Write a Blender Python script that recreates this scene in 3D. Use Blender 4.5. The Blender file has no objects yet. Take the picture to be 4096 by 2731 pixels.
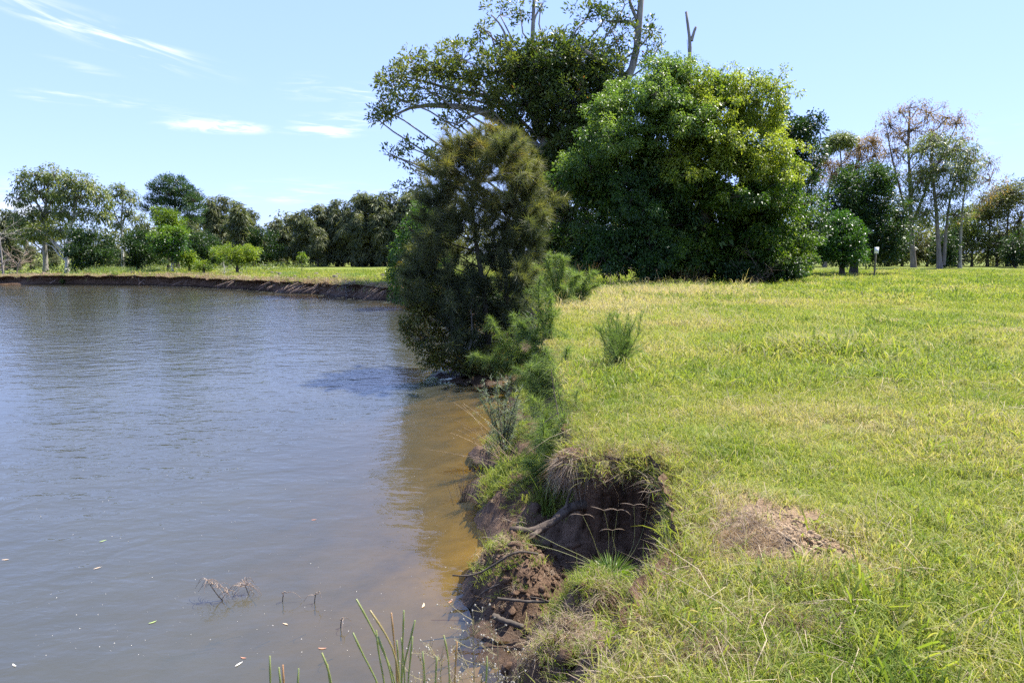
import bpy, math, random
import numpy as np
from mathutils import Vector, Euler

# ------------------------------------------------------------------ camera, world, sun, exposure
sc = bpy.context.scene
C = sc.collection
F = 2731.0                                   # focal length in photograph pixels (24 mm on a 36 mm sensor)
CAM_Z, PITCH = 2.70, math.atan(353.5 / F)
cd = bpy.data.cameras.new('camera'); cam = bpy.data.objects.new('camera', cd); C.objects.link(cam)
cam.location = (0, 0, CAM_Z); cam.rotation_euler = (math.pi / 2 - PITCH, 0, 0)
cd.lens = 24; cd.sensor_width = 36; cd.clip_start = 0.05; cd.clip_end = 5000
cd.dof.use_dof = True; cd.dof.focus_distance = 9.0; cd.dof.aperture_fstop = 9.0
sc.camera = cam

SUN_AZ, SUN_EL = math.radians(60), math.radians(60)      # azimuth from +Y towards +X
w = bpy.data.worlds.new('World'); sc.world = w; w.use_nodes = True
nt = w.node_tree; nt.nodes.clear()
def N(t, typ, **kw):
    n = t.nodes.new(typ)
    for k, v in kw.items(): setattr(n, k, v)
    return n
sky = N(nt, 'ShaderNodeTexSky', sky_type='NISHITA')
sky.sun_disc = False; sky.sun_elevation = SUN_EL; sky.sun_rotation = SUN_AZ
sky.altitude = 0; sky.air_density = 1.0; sky.dust_density = 0.0; sky.ozone_density = 2.0
bg = N(nt, 'ShaderNodeBackground'); bg.inputs[1].default_value = 0.10
w.cycles.sampling_method = 'MANUAL'; w.cycles.sample_map_resolution = 512
out = N(nt, 'ShaderNodeOutputWorld')
# wisps of cirrus: streaked noise in azimuth and elevation, gathered in a few banks
tc = N(nt, 'ShaderNodeTexCoord'); sep = N(nt, 'ShaderNodeSeparateXYZ')
nt.links.new(tc.outputs['Generated'], sep.inputs[0])
def mth(t, op, a, b=None, c=None, clamp=False):
    n = N(t, 'ShaderNodeMath', operation=op, use_clamp=clamp)
    for i, v in enumerate((a, b, c)):
        if v is None: continue
        if isinstance(v, (int, float)): n.inputs[i].default_value = v
        else: t.links.new(v, n.inputs[i])
    return n.outputs[0]
az = mth(nt, 'ARCTAN2', sep.outputs[0], sep.outputs[1]); el = mth(nt, 'ARCSINE', sep.outputs[2])
def bank(a0, e0, ra, re, tilt, strength):        # soft oval round one bearing, degrees
    a = mth(nt, 'SUBTRACT', az, math.radians(a0)); e = mth(nt, 'SUBTRACT', el, math.radians(e0))
    ct, st = math.cos(math.radians(tilt)), math.sin(math.radians(tilt))
    u = mth(nt, 'ADD', mth(nt, 'MULTIPLY', a, ct), mth(nt, 'MULTIPLY', e, st))
    v = mth(nt, 'SUBTRACT', mth(nt, 'MULTIPLY', e, ct), mth(nt, 'MULTIPLY', a, st))
    u = mth(nt, 'DIVIDE', u, math.radians(ra)); v = mth(nt, 'DIVIDE', v, math.radians(re))
    r = mth(nt, 'ADD', mth(nt, 'MULTIPLY', u, u), mth(nt, 'MULTIPLY', v, v))
    q = mth(nt, 'SUBTRACT', 1.0, r, clamp=True); return mth(nt, 'MULTIPLY', mth(nt, 'MULTIPLY', q, q), strength)
def streak(sa, se, rot, lo, hi, detail=5.0, rough=0.6):
    cmb = N(nt, 'ShaderNodeCombineXYZ')
    ct, st = math.cos(math.radians(rot)), math.sin(math.radians(rot))
    u = mth(nt, 'ADD', mth(nt, 'MULTIPLY', az, ct), mth(nt, 'MULTIPLY', el, st))
    v = mth(nt, 'SUBTRACT', mth(nt, 'MULTIPLY', el, ct), mth(nt, 'MULTIPLY', az, st))
    nt.links.new(mth(nt, 'MULTIPLY', u, sa), cmb.inputs[0]); nt.links.new(mth(nt, 'MULTIPLY', v, se), cmb.inputs[1])
    nz = N(nt, 'ShaderNodeTexNoise'); nz.inputs['Scale'].default_value = 1; nz.inputs['Detail'].default_value = detail
    nz.inputs['Roughness'].default_value = rough; nz.inputs['Distortion'].default_value = 0.6
    nt.links.new(cmb.outputs[0], nz.inputs['Vector'])
    mr = N(nt, 'ShaderNodeMapRange'); mr.interpolation_type = 'SMOOTHSTEP'
    mr.inputs[1].default_value = lo; mr.inputs[2].default_value = hi
    nt.links.new(nz.outputs[0], mr.inputs[0]); return mr.outputs[0]
s_dia = streak(9, 75, -11, 0.42, 0.80); s_hor = streak(14, 120, 0, 0.42, 0.80); s_puf = streak(30, 130, 0, 0.30, 0.62, 6)
b_dia = b_hor = None
def addm(x, y): return y if x is None else mth(nt, 'ADD', x, y)
def seen(px, py, rx, ry, tilt, strength):         # a bank at the bearing where the photograph shows it
    a, v = (px - 2048) / F, (1365.5 - py) / F; sp, cp = math.sin(PITCH), math.cos(PITCH); x, y, z = a, v * sp + cp, v * cp - sp; k = 57.3 / F
    return bank(math.degrees(math.atan2(x, y)), math.degrees(math.atan2(z, math.hypot(x, y))), rx * k * y, ry * k * y, tilt, strength)
for p in ((430, 135, 480, 62, -13, 1.0), (590, 215, 200, 70, -13, 1.1), (200, 60, 260, 50, -12, 1.2)): b_dia = addm(b_dia, seen(*p))
for p in ((240, 390, 150, 26, 0, 1.5), (560, 420, 260, 26, -3, .8), (760, 465, 150, 16, 3, 1.2), (1350, 500, 240, 60, 6, 1.5), (1300, 530, 220, 22, 0, 1.3), (1430, 380, 190, 50, 8, 1.1), (1220, 350, 120, 60, 10, .7), (1200, 770, 330, 60, 2, 1.2), (1560, 780, 200, 30, 0, .8),
          (30, 830, 190, 110, 0, 2.4), (3700, 560, 700, 60, 0, .3), (350, 275, 160, 20, -8, .6), (690, 505, 90, 22, 0, 1.0)): b_hor = addm(b_hor, seen(*p))
b_puf = seen(880, 507, 210, 30, 0, 2.0)
cl = mth(nt, 'ADD', mth(nt, 'ADD', mth(nt, 'MULTIPLY', s_dia, b_dia), mth(nt, 'MULTIPLY', s_hor, b_hor)), mth(nt, 'MULTIPLY', s_puf, b_puf), clamp=True)
mixc = N(nt, 'ShaderNodeMixRGB'); mixc.inputs[2].default_value = (4.2, 4.3, 4.6, 1)
nt.links.new(mth(nt, 'MULTIPLY', cl, 0.7), mixc.inputs[0]); gm = N(nt, 'ShaderNodeGamma'); gm.inputs[1].default_value = 0.35; wb = N(nt, 'ShaderNodeMixRGB', blend_type='MULTIPLY'); wb.inputs[0].default_value = 1; wb.inputs[2].default_value = (1.36, 1.70, 2.95, 1)
nt.links.new(sky.outputs[0], gm.inputs[0]); nt.links.new(gm.outputs[0], wb.inputs[1]); nt.links.new(wb.outputs[0], mixc.inputs[1])
nt.links.new(mixc.outputs[0], bg.inputs[0]); nt.links.new(bg.outputs[0], out.inputs[0])

sl = bpy.data.lights.new('sun', 'SUN'); so = bpy.data.objects.new('sun', sl); C.objects.link(so)
sl.energy = 4.2; sl.angle = math.radians(0.53); sl.color = (1.0, 0.955, 0.88)
to_sun = Vector((math.sin(SUN_AZ) * math.cos(SUN_EL), math.cos(SUN_AZ) * math.cos(SUN_EL), math.sin(SUN_EL)))
so.rotation_euler = to_sun.to_track_quat('Z', 'Y').to_euler(); so.location = to_sun * 60
sc.view_settings.view_transform = 'Standard'; sc.view_settings.look = 'None'
sc.view_settings.gamma = 1; sc.view_settings.exposure = 1.66
sc.cycles.use_denoising = False
sc.cycles.max_bounces = 5; sc.cycles.diffuse_bounces = 2; sc.cycles.glossy_bounces = 2; sc.cycles.transmission_bounces = 3
sc.cycles.use_adaptive_sampling = True; sc.cycles.adaptive_threshold = 0.02
sc.cycles.transparent_max_bounces = 8; sc.cycles.caustics_reflective = False; sc.cycles.caustics_refractive = False
sc.cycles.sample_clamp_indirect = 6

# ------------------------------------------------------------------ helpers
rng = np.random.default_rng(7)
def ray(px, py):
    a, v = (px - 2048) / F, (1365.5 - py) / F
    sp, cp = math.sin(PITCH), math.cos(PITCH)
    return np.array([a, v * sp + cp, v * cp - sp])
def at(px, py, Y):
    r = ray(px, py); return np.array([0, 0, CAM_Z]) + r * (Y / r[1])
def gp(px, py, z=1.05):
    r = ray(px, py); return np.array([0, 0, CAM_Z]) + r * ((z - CAM_Z) / r[2])
def unit(v): return v / np.maximum(np.linalg.norm(v, axis=-1, keepdims=True), 1e-9)

def hash2(i, j, s):
    h = (i.astype(np.int64) * 374761393 + j.astype(np.int64) * 668265263 + s * 974634777) & 0xFFFFFFFF
    h = ((h ^ (h >> 13)) * 1274126177) & 0xFFFFFFFF
    return ((h ^ (h >> 16)) & 0xFFFF) / 65535.0
def vnoise(x, y, s=0):
    i, j = np.floor(x), np.floor(y); u, v = x - i, y - j
    u = u * u * (3 - 2 * u); v = v * v * (3 - 2 * v)
    a, b = hash2(i, j, s), hash2(i + 1, j, s); c, d = hash2(i, j + 1, s), hash2(i + 1, j + 1, s)
    return (a * (1 - u) + b * u) * (1 - v) + (c * (1 - u) + d * u) * v
def fbm(x, y, s=0, o=4):
    t = np.zeros_like(x, dtype=float); a = .5
    for k in range(o): t += a * (vnoise(x, y, s + k) - .5); x, y, a = x * 2.03 + 17, y * 2.03 + 5, a * .5
    return t
def sstep(a, b, x):
    t = np.clip((x - a) / (b - a), 0, 1); return t * t * (3 - 2 * t)

class MB:                                   # collects vertices and faces, builds one mesh
    def __init__(s): s.v, s.f3, s.f4, s.t, s.n = [], [], [], [], 0
    def add(s, v, f3=None, f4=None, tint=0.5):
        v = np.asarray(v, float).reshape(-1, 3); s.v.append(v)
        if f3 is not None and len(f3): s.f3.append(np.asarray(f3, np.int64).reshape(-1, 3) + s.n)
        if f4 is not None and len(f4): s.f4.append(np.asarray(f4, np.int64).reshape(-1, 4) + s.n)
        s.t.append(np.broadcast_to(np.asarray(tint, float), (len(v),))); s.n += len(v)
    def mesh(s, name, smooth=False):
        me = bpy.data.meshes.new(name)
        if not s.n: return me
        v = np.concatenate(s.v); t = np.concatenate(s.t)
        f3 = np.concatenate(s.f3) if s.f3 else np.zeros((0, 3), np.int64)
        f4 = np.concatenate(s.f4) if s.f4 else np.zeros((0, 4), np.int64)
        me.vertices.add(len(v)); me.vertices.foreach_set('co', v.astype(np.float32).ravel())
        loops = np.concatenate([f3.ravel(), f4.ravel()]).astype(np.int32)
        me.loops.add(len(loops)); me.loops.foreach_set('vertex_index', loops)
        ls = np.concatenate([np.arange(len(f3)) * 3, len(f3) * 3 + np.arange(len(f4)) * 4]).astype(np.int32)
        me.polygons.add(len(ls)); me.polygons.foreach_set('loop_start', ls)
        if smooth: me.polygons.foreach_set('use_smooth', np.ones(len(ls), bool))
        a = me.attributes.new('tint', 'FLOAT', 'POINT'); a.data.foreach_set('value', t.astype(np.float32))
        me.update(calc_edges=True); return me
    def build(s, name, m, parent=None, smooth=False):
        o = bpy.data.objects.new(name, s.mesh(name, smooth)); o.data.materials.append(m); C.objects.link(o)
        if parent is not None: o.parent = parent
        return o

def tag(o, label=None, cat=None, group=None, kind=None):
    for k, v in (('label', label), ('category', cat), ('group', group), ('kind', kind)):
        if v: o[k] = v
    return o
def empty(name, loc, label, cat, group=None):
    o = bpy.data.objects.new(name, None); C.objects.link(o); o.location = tuple(loc); o.empty_display_size = .2
    return tag(o, label, cat, group)
def copy_tree(root):
    r = root.copy(); C.objects.link(r)
    for ch in root.children:
        c = ch.copy(); C.objects.link(c); c.parent = r
    return r

def tube(mb, pts, rad, sides=6, tint=.5, cap=True, lump=0.0):
    pts = np.asarray(pts, float); n = len(pts); rad = np.broadcast_to(np.asarray(rad, float), (n,))
    tan = unit(np.gradient(pts, axis=0)); ref = np.array([0.31, .77, .2])
    s = unit(np.cross(tan, ref)); b = np.cross(tan, s)
    a = np.linspace(0, 2 * math.pi, sides, endpoint=False)
    rr = rad[:, None] * (1 + (lump * (rng.random((n, sides)) - .5) * 2 if lump else 0))
    ring = pts[:, None, :] + rr[..., None] * (np.cos(a)[None, :, None] * s[:, None, :] + np.sin(a)[None, :, None] * b[:, None, :])
    v = ring.reshape(-1, 3); i = np.arange(n - 1)[:, None] * sides; k = np.arange(sides)[None, :]
    f4 = np.stack([i + k, i + (k + 1) % sides, i + sides + (k + 1) % sides, i + sides + k], -1).reshape(-1, 4)
    f3 = None
    if cap:
        v = np.concatenate([v, pts[-1:] + tan[-1:] * rad[-1] * .3])
        e = (n - 1) * sides; f3 = np.stack([e + np.arange(sides), e + (np.arange(sides) + 1) % sides, np.full(sides, n * sides)], -1)
    mb.add(v, f3, f4, tint)
def bez(a, b, c, n=6):
    t = np.linspace(0, 1, n)[:, None]; a, b, c = map(np.asarray, (a, b, c))
    return (1 - t) ** 2 * a + 2 * t * (1 - t) * b + t * t * c
def resample(pts, n):
    pts = np.asarray(pts, float); d = np.r_[0, np.cumsum(np.linalg.norm(np.diff(pts, axis=0), axis=1))]
    t = np.linspace(0, d[-1], n); p = np.stack([np.interp(t, d, pts[:, k]) for k in range(3)], -1)
    for _ in range(2):
        p[1:-1] = (p[:-2] + 2 * p[1:-1] + p[2:]) / 4
    return p

def leaves(mb, P, A, L, W, tint, droop=.15, flat=None):
    """folded four-point leaves: base P, axis A, length L, width W"""
    n = len(P); A = unit(A); r = rng.normal(size=(n, 3))
    if flat is not None: r = r * .7 + np.cross(A, np.array([0, 0, 1.0])) * flat
    S = unit(r - A * (r * A).sum(1, keepdims=True)); Nn = np.cross(S, A)
    L = np.broadcast_to(L, (n,))[:, None]; W = np.broadcast_to(W, (n,))[:, None]
    mid = P + A * L * .45 + Nn * W * .12
    tip = P + A * L; tip = tip - np.array([0, 0, 1.0]) * L * droop
    v = np.stack([P, mid + S * W * .5, tip, mid - S * W * .5], 1).reshape(-1, 3)
    f = np.arange(n)[:, None] * 4 + np.arange(4)[None, :]
    mb.add(v, None, f, np.repeat(np.broadcast_to(tint, (n,)), 4))
SIMPLE = [True]
def needles(mb, P, A, L, W, tint, droop=.2):
    """thin bent blades of three points and a tip"""
    if SIMPLE[0]:
        n = len(P); A = unit(A); r = rng.normal(size=(n, 3)); S = unit(r - A * (r * A).sum(1, keepdims=True)); L = np.broadcast_to(L, (n,))[:, None]; W = np.broadcast_to(W, (n,))[:, None]
        v = np.stack([P - S * W * .7, P + S * W * .7, P + A * L - np.array([0, 0, 1.0]) * L * droop], 1).reshape(-1, 3)
        mb.add(v, np.arange(3 * n).reshape(-1, 3), None, np.repeat(np.broadcast_to(tint, (n,)), 3)); return
    n = len(P); A = unit(A); r = rng.normal(size=(n, 3)); S = unit(r - A * (r * A).sum(1, keepdims=True))
    L = np.broadcast_to(L, (n,))[:, None]; W = np.broadcast_to(W, (n,))[:, None]; z = np.array([0, 0, 1.0])
    m = P + A * L * .55 - z * L * droop * .25; t = P + A * L - z * L * droop
    v = np.stack([P - S * W * .5, P + S * W * .5, m + S * W * .45, m - S * W * .45, t], 1).reshape(-1, 3)
    b = np.arange(n)[:, None] * 5
    mb.add(v, b + np.array([[3, 2, 4]]), b + np.array([[0, 1, 2, 3]]), np.repeat(np.broadcast_to(tint, (n,)), 5))

# ------------------------------------------------------------------ materials
def newmat(name):
    m = bpy.data.materials.new(name); m.use_nodes = True; t = m.node_tree; t.nodes.clear()
    return m, t, N(t, 'ShaderNodeOutputMaterial')
def ramp(t, fac, stops):
    r = N(t, 'ShaderNodeValToRGB'); e = r.color_ramp.elements
    while len(e) < len(stops): e.new(.5)
    for q, (p, c) in zip(e, stops): q.position = p; q.color = (*c, 1)
    if fac is not None: t.links.new(fac, r.inputs[0])
    return r.outputs[0]
def noise(t, scale, detail=4, vec=None, rough=.55, dist=0):
    n = N(t, 'ShaderNodeTexNoise'); n.inputs['Scale'].default_value = scale; n.inputs['Detail'].default_value = detail
    n.inputs['Roughness'].default_value = rough; n.inputs['Distortion'].default_value = dist
    if vec is not None: t.links.new(vec, n.inputs['Vector'])
    return n.outputs[0]
def mixrgb(t, f, a, b, mode='MIX'):
    n = N(t, 'ShaderNodeMixRGB', blend_type=mode)
    for i, v in ((0, f), (1, a), (2, b)):
        if isinstance(v, (int, float)): n.inputs[i].default_value = v
        elif isinstance(v, tuple): n.inputs[i].default_value = (*v, 1)
        else: t.links.new(v, n.inputs[i])
    return n.outputs[0]
def attr(t, name, typ='GEOMETRY'):
    a = N(t, 'ShaderNodeAttribute', attribute_type=typ, attribute_name=name); return a.outputs['Fac']
def foliage(name, stops, trans=.35, rough=.42, spec=.5, tcol=(1.5, 1.6, .55), fac=None):
    """leaf: glossy skin over a coloured blade that lets part of the sun through"""
    m, t, o = newmat(name)
    f = fac(t) if fac else attr(t, 'tint')
    col = ramp(t, f, stops)
    p = N(t, 'ShaderNodeBsdfPrincipled'); t.links.new(col, p.inputs['Base Color'])
    p.inputs['Roughness'].default_value = rough; p.inputs['Specular IOR Level'].default_value = spec
    tr = N(t, 'ShaderNodeBsdfTranslucent'); t.links.new(mixrgb(t, 1.0, col, tcol, 'MULTIPLY'), tr.inputs[0])
    mx = N(t, 'ShaderNodeMixShader'); mx.inputs[0].default_value = trans
    t.links.new(p.outputs[0], mx.inputs[1]); t.links.new(tr.outputs[0], mx.inputs[2]); t.links.new(mx.outputs[0], o.inputs[0])
    return m
def bark(name, a, b, scale=6, rough=.9, stretch=.25, bump=.4):
    m, t, o = newmat(name)
    tcn = N(t, 'ShaderNodeTexCoord'); mp = N(t, 'ShaderNodeMapping'); mp.inputs['Scale'].default_value = (1, 1, stretch)
    t.links.new(tcn.outputs['Object'], mp.inputs[0]); n = noise(t, scale, 6, mp.outputs[0], .65)
    p = N(t, 'ShaderNodeBsdfPrincipled'); t.links.new(ramp(t, n, ((.3, a), (.7, b))), p.inputs['Base Color'])
    p.inputs['Roughness'].default_value = rough; p.inputs['Specular IOR Level'].default_value = .2
    bm = N(t, 'ShaderNodeBump'); bm.inputs['Strength'].default_value = bump; bm.inputs['Distance'].default_value = .02
    t.links.new(n, bm.inputs['Height']); t.links.new(bm.outputs[0], p.inputs['Normal']); t.links.new(p.outputs[0], o.inputs[0])
    return m
def plain(name, c, rough=.8, var=.25, scale=30):
    m, t, o = newmat(name); p = N(t, 'ShaderNodeBsdfPrincipled')
    n = noise(t, scale, 3); lo = tuple(x * (1 - var) for x in c); hi = tuple(min(1, x * (1 + var)) for x in c)
    t.links.new(ramp(t, n, ((.3, lo), (.7, hi))), p.inputs['Base Color']); p.inputs['Roughness'].default_value = rough
    p.inputs['Specular IOR Level'].default_value = .3; t.links.new(p.outputs[0], o.inputs[0]); return m

BARK_GREY = bark('bark_grey', (.16, .14, .12), (.34, .31, .27))
BARK_PALE = bark('bark_pale', (.33, .29, .25), (.62, .58, .52), 4)
BARK_DARK = bark('bark_dark', (.035, .028, .022), (.11, .09, .07))
BARK_BROWN = bark('bark_brown', (.07, .05, .035), (.18, .14, .10))
TWIG_TAN = bark('twig_tan', (.20, .14, .10), (.42, .33, .26), 20)
DRIFT = bark('driftwood', (.030, .022, .016), (.15, .115, .085), 14, .85, .15, .8)
ROOT = bark('root_wood', (.16, .11, .08), (.40, .30, .23), 10)

LEAF_CAMPHOR = foliage('leaf_camphor', ((0, (.028, .062, .018)), (.5, (.076, .138, .036)), (1, (.17, .235, .058))), .42, .42, .42)
LEAF_CAMPHOR_Y = foliage('leaf_camphor_yellow', ((0, (.030, .070, .012)), (.5, (.095, .150, .018)), (1, (.27, .30, .052))), .46, .44, .36)
LEAF_FIG = foliage('leaf_fig', ((0, (.030, .054, .018)), (.5, (.084, .118, .034)), (.985, (.17, .18, .048)), (1, (.30, .13, .03))), .34, .42, .36)
LEAF_DARK = foliage('leaf_dark', ((0, (.010, .026, .009)), (.6, (.027, .058, .015)), (1, (.060, .105, .022))), .30, .45, .35)
LEAF_BRIGHT = foliage('leaf_bright', ((0, (.022, .060, .012)), (.5, (.055, .125, .018)), (1, (.13, .20, .030))), .40, .38, .5)
LEAF_LIME = foliage('leaf_lime', ((0, (.06, .11, .015)), (.5, (.14, .20, .025)), (1, (.26, .29, .045))), .42, .45, .4)
LEAF_GUM = foliage('leaf_gum', ((0, (.060, .082, .032)), (.5, (.12, .155, .050)), (1, (.22, .235, .06))), .36, .45, .4)
LEAF_OLIVE = foliage('leaf_olive', ((0, (.055, .066, .030)), (.5, (.12, .128, .055)), (1, (.21, .20, .08))), .34, .5, .35)
LEAF_RUST = foliage('leaf_rust', ((0, (.11, .085, .045)), (.5, (.22, .145, .065)), (1, (.36, .21, .08))), .34, .6, .25)
BARK_GUM = bark('bark_gum', (.10, .085, .07), (.25, .21, .18))
LEAF_MANG = foliage('leaf_mangrove', ((0, (.045, .062, .018)), (.5, (.11, .12, .028)), (.9, (.24, .22, .045)), (1, (.36, .18, .04))), .34, .42, .36)
NEEDLE_OLIVE = foliage('needle_olive', ((0, (.062, .078, .045)), (.45, (.13, .135, .060)), (.8, (.21, .17, .052)), (1, (.29, .17, .04))), .42, .5, .3)
NEEDLE_FAR = foliage('needle_far', ((0, (.056, .074, .042)), (.5, (.115, .130, .064)), (1, (.185, .182, .084))), .36, .55, .3)
NEEDLE_GREEN = foliage('needle_green', ((0, (.085, .135, .048)), (.5, (.145, .205, .070)), (1, (.24, .29, .085))), .46, .45, .3)
NEEDLE_GREY = foliage('needle_grey', ((0, (.18, .23, .15)), (1, (.33, .38, .25))), .3, .5, .4)
NEEDLE_PINE = foliage('needle_pine', ((0, (.018, .045, .022)), (.5, (.040, .082, .034)), (1, (.085, .14, .05))), .28, .45, .5)

# ------------------------------------------------------------------ the lie of the land
# edge of the grass plateau seen from the photograph: x, y, edge height, foot width to the waterline, height of the wall's foot
LIP = [(-160, -40, 1.05, 1.0, .3), (-60, -14, 1.05, 1.0, .3), (-14, -4, 1.05, 1.0, .3), (-4, -1.2, 1.05, .6, .3), (-1.7, .35, 1.05, .4, .3), (-.55, 1.55, 1.03, .25, .3)]
def lipx(px, py, wd, zb, z=1.05):
    p = gp(px, py, z); LIP.append((p[0], p[1], z, wd, zb))
for a in ((2350, 2731, .22, .35), (2600, 2500, .45, .35), (2720, 2320, .75, .25), (2815, 2180, 1.25, .10), (2795, 2030, 1.35, .10), (2770, 1885, 1.35, .10),
          (2670, 1792, 1.2, .10), (2490, 1780, 1.05, .10), (2395, 1792, .85, .15), (2340, 1790, .75, .25), (2335, 1730, .8, .35), (2345, 1690, .85, .35),
          (2350, 1630, .85, .35), (2310, 1560, .75, .3), (2290, 1500, .75, .3), (2258, 1430, .8, .35), (2195, 1345, .9, .4), (2190, 1285, 1.0, .45)): lipx(*a)
LIP += [(1.2, 20.5, 1.05, 1.0, .4), (.6, 25, 1.05, .8, .4), (-1.6, 31, 1.05, .6, .35), (-4.0, 36.2, 1.05, .5, .3), (-6.6, 39.6, 1.05, .45, .3), (-9.4, 42.6, 1.05, .45, .25), (-12.6, 46.2, 1.05, .4, .25),
        (-15.4, 47.8, 1.05, .5, .3), (-18.0, 50.6, 1.03, .35, .2), (-21.5, 53.2, 1.0, .3, .2), (-25.5, 56.2, 1.0, .3, .2), (-30, 58.4, 1.0, .3, .2), (-36, 59.6, .98, .3, .2), (-41.2, 60.0, .95, .4, .2),
        (-43.5, 60.6, .8, 1.2, .3), (-49, 60.6, .75, 1.5, .3), (-70, 62, .8, 1.5, .3), (-170, 75, 1.0, 1.0, .3)]
LIP = np.array(LIP)
far_ = (LIP[:, 1] > 36) & (LIP[:, 0] > -42); LIP[far_, 2] = .82; LIP[(LIP[:, 1] > 36) & (LIP[:, 0] <= -42), 2] *= .85
def in_river(x, y):
    poly = np.vstack([LIP[:, :2], [[-400, 80], [-400, -60]]]); ins = np.zeros(x.shape, bool); j = len(poly) - 1
    for i in range(len(poly)):
        (xi, yi), (xj, yj) = poly[i], poly[j]
        if yi != yj: ins ^= ((yi > y) != (yj > y)) & (x < (xj - xi) * (y - yi) / (yj - yi) + xi)
        j = i
    return ins
def lip_dist(x, y):
    """signed distance to the plateau edge (+ inland) and the edge's own numbers at the nearest point"""
    best = np.full(x.shape, 1e9); val = np.zeros(x.shape + (3,))
    for i in range(len(LIP) - 1):
        a, b = LIP[i], LIP[i + 1]; dx, dy = b[0] - a[0], b[1] - a[1]
        t = np.clip(((x - a[0]) * dx + (y - a[1]) * dy) / (dx * dx + dy * dy), 0, 1)
        d = np.hypot(x - a[0] - t * dx, y - a[1] - t * dy); m = d < best
        best = np.where(m, d, best); val = np.where(m[..., None], a[2:] + t[..., None] * (b[2:] - a[2:]), val)
    return np.where(in_river(x, y), -best, best), val
MOUND = gp(3120, 2150)
BLOCKS = [(.58, 4.20, .44, .36, .54, .3), (.92, 3.95, .28, .30, .72, 0), (.02, 5.15, .34, .50, .40, .1), (.38, 3.72, .33, .36, .46, .0), (.52, 3.42, .30, .34, .62, 0), (.18, 6.9, .42, .80, .42, .1), (.0, 7.6, .38, .5, .20, 0),
          (-.16, 8.9, .28, .35, .14, 0), (.45, 8.6, .5, .7, .5, 0), (-.45, 15.3, .9, 1.1, .06, 0)]          # slumped lumps: x, y, rx, ry, top, tilt
def height(x, y):
    sc_ = np.clip(np.hypot(x, y) / 8, .35, 3.0)
    wob = fbm(x * 2.2 / sc_, y * 2.2 / sc_, 3, 4) * .30 * sc_
    d, val = lip_dist(x, y); d = d + wob * sstep(6, .4, np.abs(d)); zl, wd, zb = val[..., 0], val[..., 1], val[..., 2]
    plate = zl + fbm(x * .25, y * .25, 11, 3) * .22 * sstep(.3, 5, d) + fbm(x * 2.3, y * 2.3, 21, 3) * .07 + np.clip(d - 60, 0, 600) * .0015
    plate = plate - .10 * sstep(.35, -.02, d)
    e = -d; wall = .07 + .03 * np.clip(np.hypot(x, y) / 20, 0, 2)
    s = sstep(0, 1, e / wall)
    toe = zb * (1 - np.clip((e - wall) / np.maximum(wd - wall, .05), 0, 1) ** .8) + fbm(x * 5, y * 5, 31, 4) * .16
    bed = -np.clip(e - wd, 0, 60) * .15; bed = np.maximum(bed, -1.9) + fbm(x * 1.3, y * 1.3, 41, 3) * .12
    h = np.where(e > 0, plate * (1 - s) + s * np.where(e < wd, toe, np.minimum(toe, bed)), plate)
    for (bx, by, rx, ry, top, tilt) in BLOCKS:
        q = np.hypot((x - bx) / rx, (y - by) / ry) + fbm(x * 3.1, y * 3.1, 51, 4) * .75
        blk = top * sstep(1.5, .25, q) * 1.06 + fbm(x * 6, y * 6, 61, 5) * .20 * sstep(1.5, .9, q) + tilt * (x - bx) * .5
        h = np.where((e > -.02) & (q < 1.5), np.maximum(h, np.minimum(blk, plate)), h)
    q = np.hypot((x - MOUND[0]) / .34, (y - MOUND[1]) / .42); h = h + .04 * sstep(1.1, .2, q) + .11 * fbm(x * 9, y * 9, 71, 4) * sstep(1.3, .8, q)
    return h, d
def hz(x, y):
    h, d = height(np.array([float(x)]), np.array([float(y)])); return float(h[0])

def lines(segs):
    o = [];
    for a, b, st in segs:
        n = max(2, int(round(abs(b - a) / st))); o.append(np.linspace(a, b, n, endpoint=False))
    return np.unique(np.round(np.concatenate(o), 4))
def geo(a, b, n): return a * (b / a) ** np.linspace(0, 1, n)
XS = np.unique(np.round(np.concatenate([-geo(52, 900, 14), lines([(-52, -6, .45), (-6, -1, .12), (-1, 2.0, .027), (2.0, 4, .09), (4, 14, .35), (14, 50, 1.5)]), geo(50, 900, 14)]), 4))
YS = np.unique(np.round(np.concatenate([-geo(6, 300, 8), lines([(-6, 1.5, .2), (1.5, 2.6, .06), (2.6, 7.2, .026), (7.2, 12, .045), (12, 22, .11), (22, 40, .25), (40, 62, .13), (62, 120, 1.2)]), geo(120, 1500, 12)]), 4))
GX, GY = np.meshgrid(XS, YS, indexing='ij'); HH, DD = height(GX, GY)
# the turf hangs a little over the cut: push the top of the wall out towards the water
gx_, gy_ = np.gradient(DD, XS, YS); gl = np.maximum(np.hypot(gx_, gy_), 1e-6)
ov = .09 * sstep(-.12, -.01, DD) * sstep(.5, .0, DD) * sstep(.55, .95, HH)
al = GX * 1.7 + GY * 1.3
rough = (fbm(al * 3.0, HH * 7.0, 131, 4) * .16 + fbm(al * 11, HH * 16, 141, 3) * .05) * sstep(-1.6, -.2, DD) * sstep(.06, -.03, DD) * sstep(-.2, .2, HH)
ov = ov + rough
PX, PY = GX - gx_ / gl * ov, GY - gy_ / gl * ov
nx, ny = len(XS), len(YS)
idx = np.arange(nx * ny).reshape(nx, ny)
quads = np.stack([idx[:-1, :-1], idx[1:, :-1], idx[1:, 1:], idx[:-1, 1:]], -1).reshape(-1, 4)
qd = DD.ravel()[quads].mean(1); qh = HH.ravel()[quads]
allv = np.stack([PX, PY, HH], -1).reshape(-1, 3)
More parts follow.
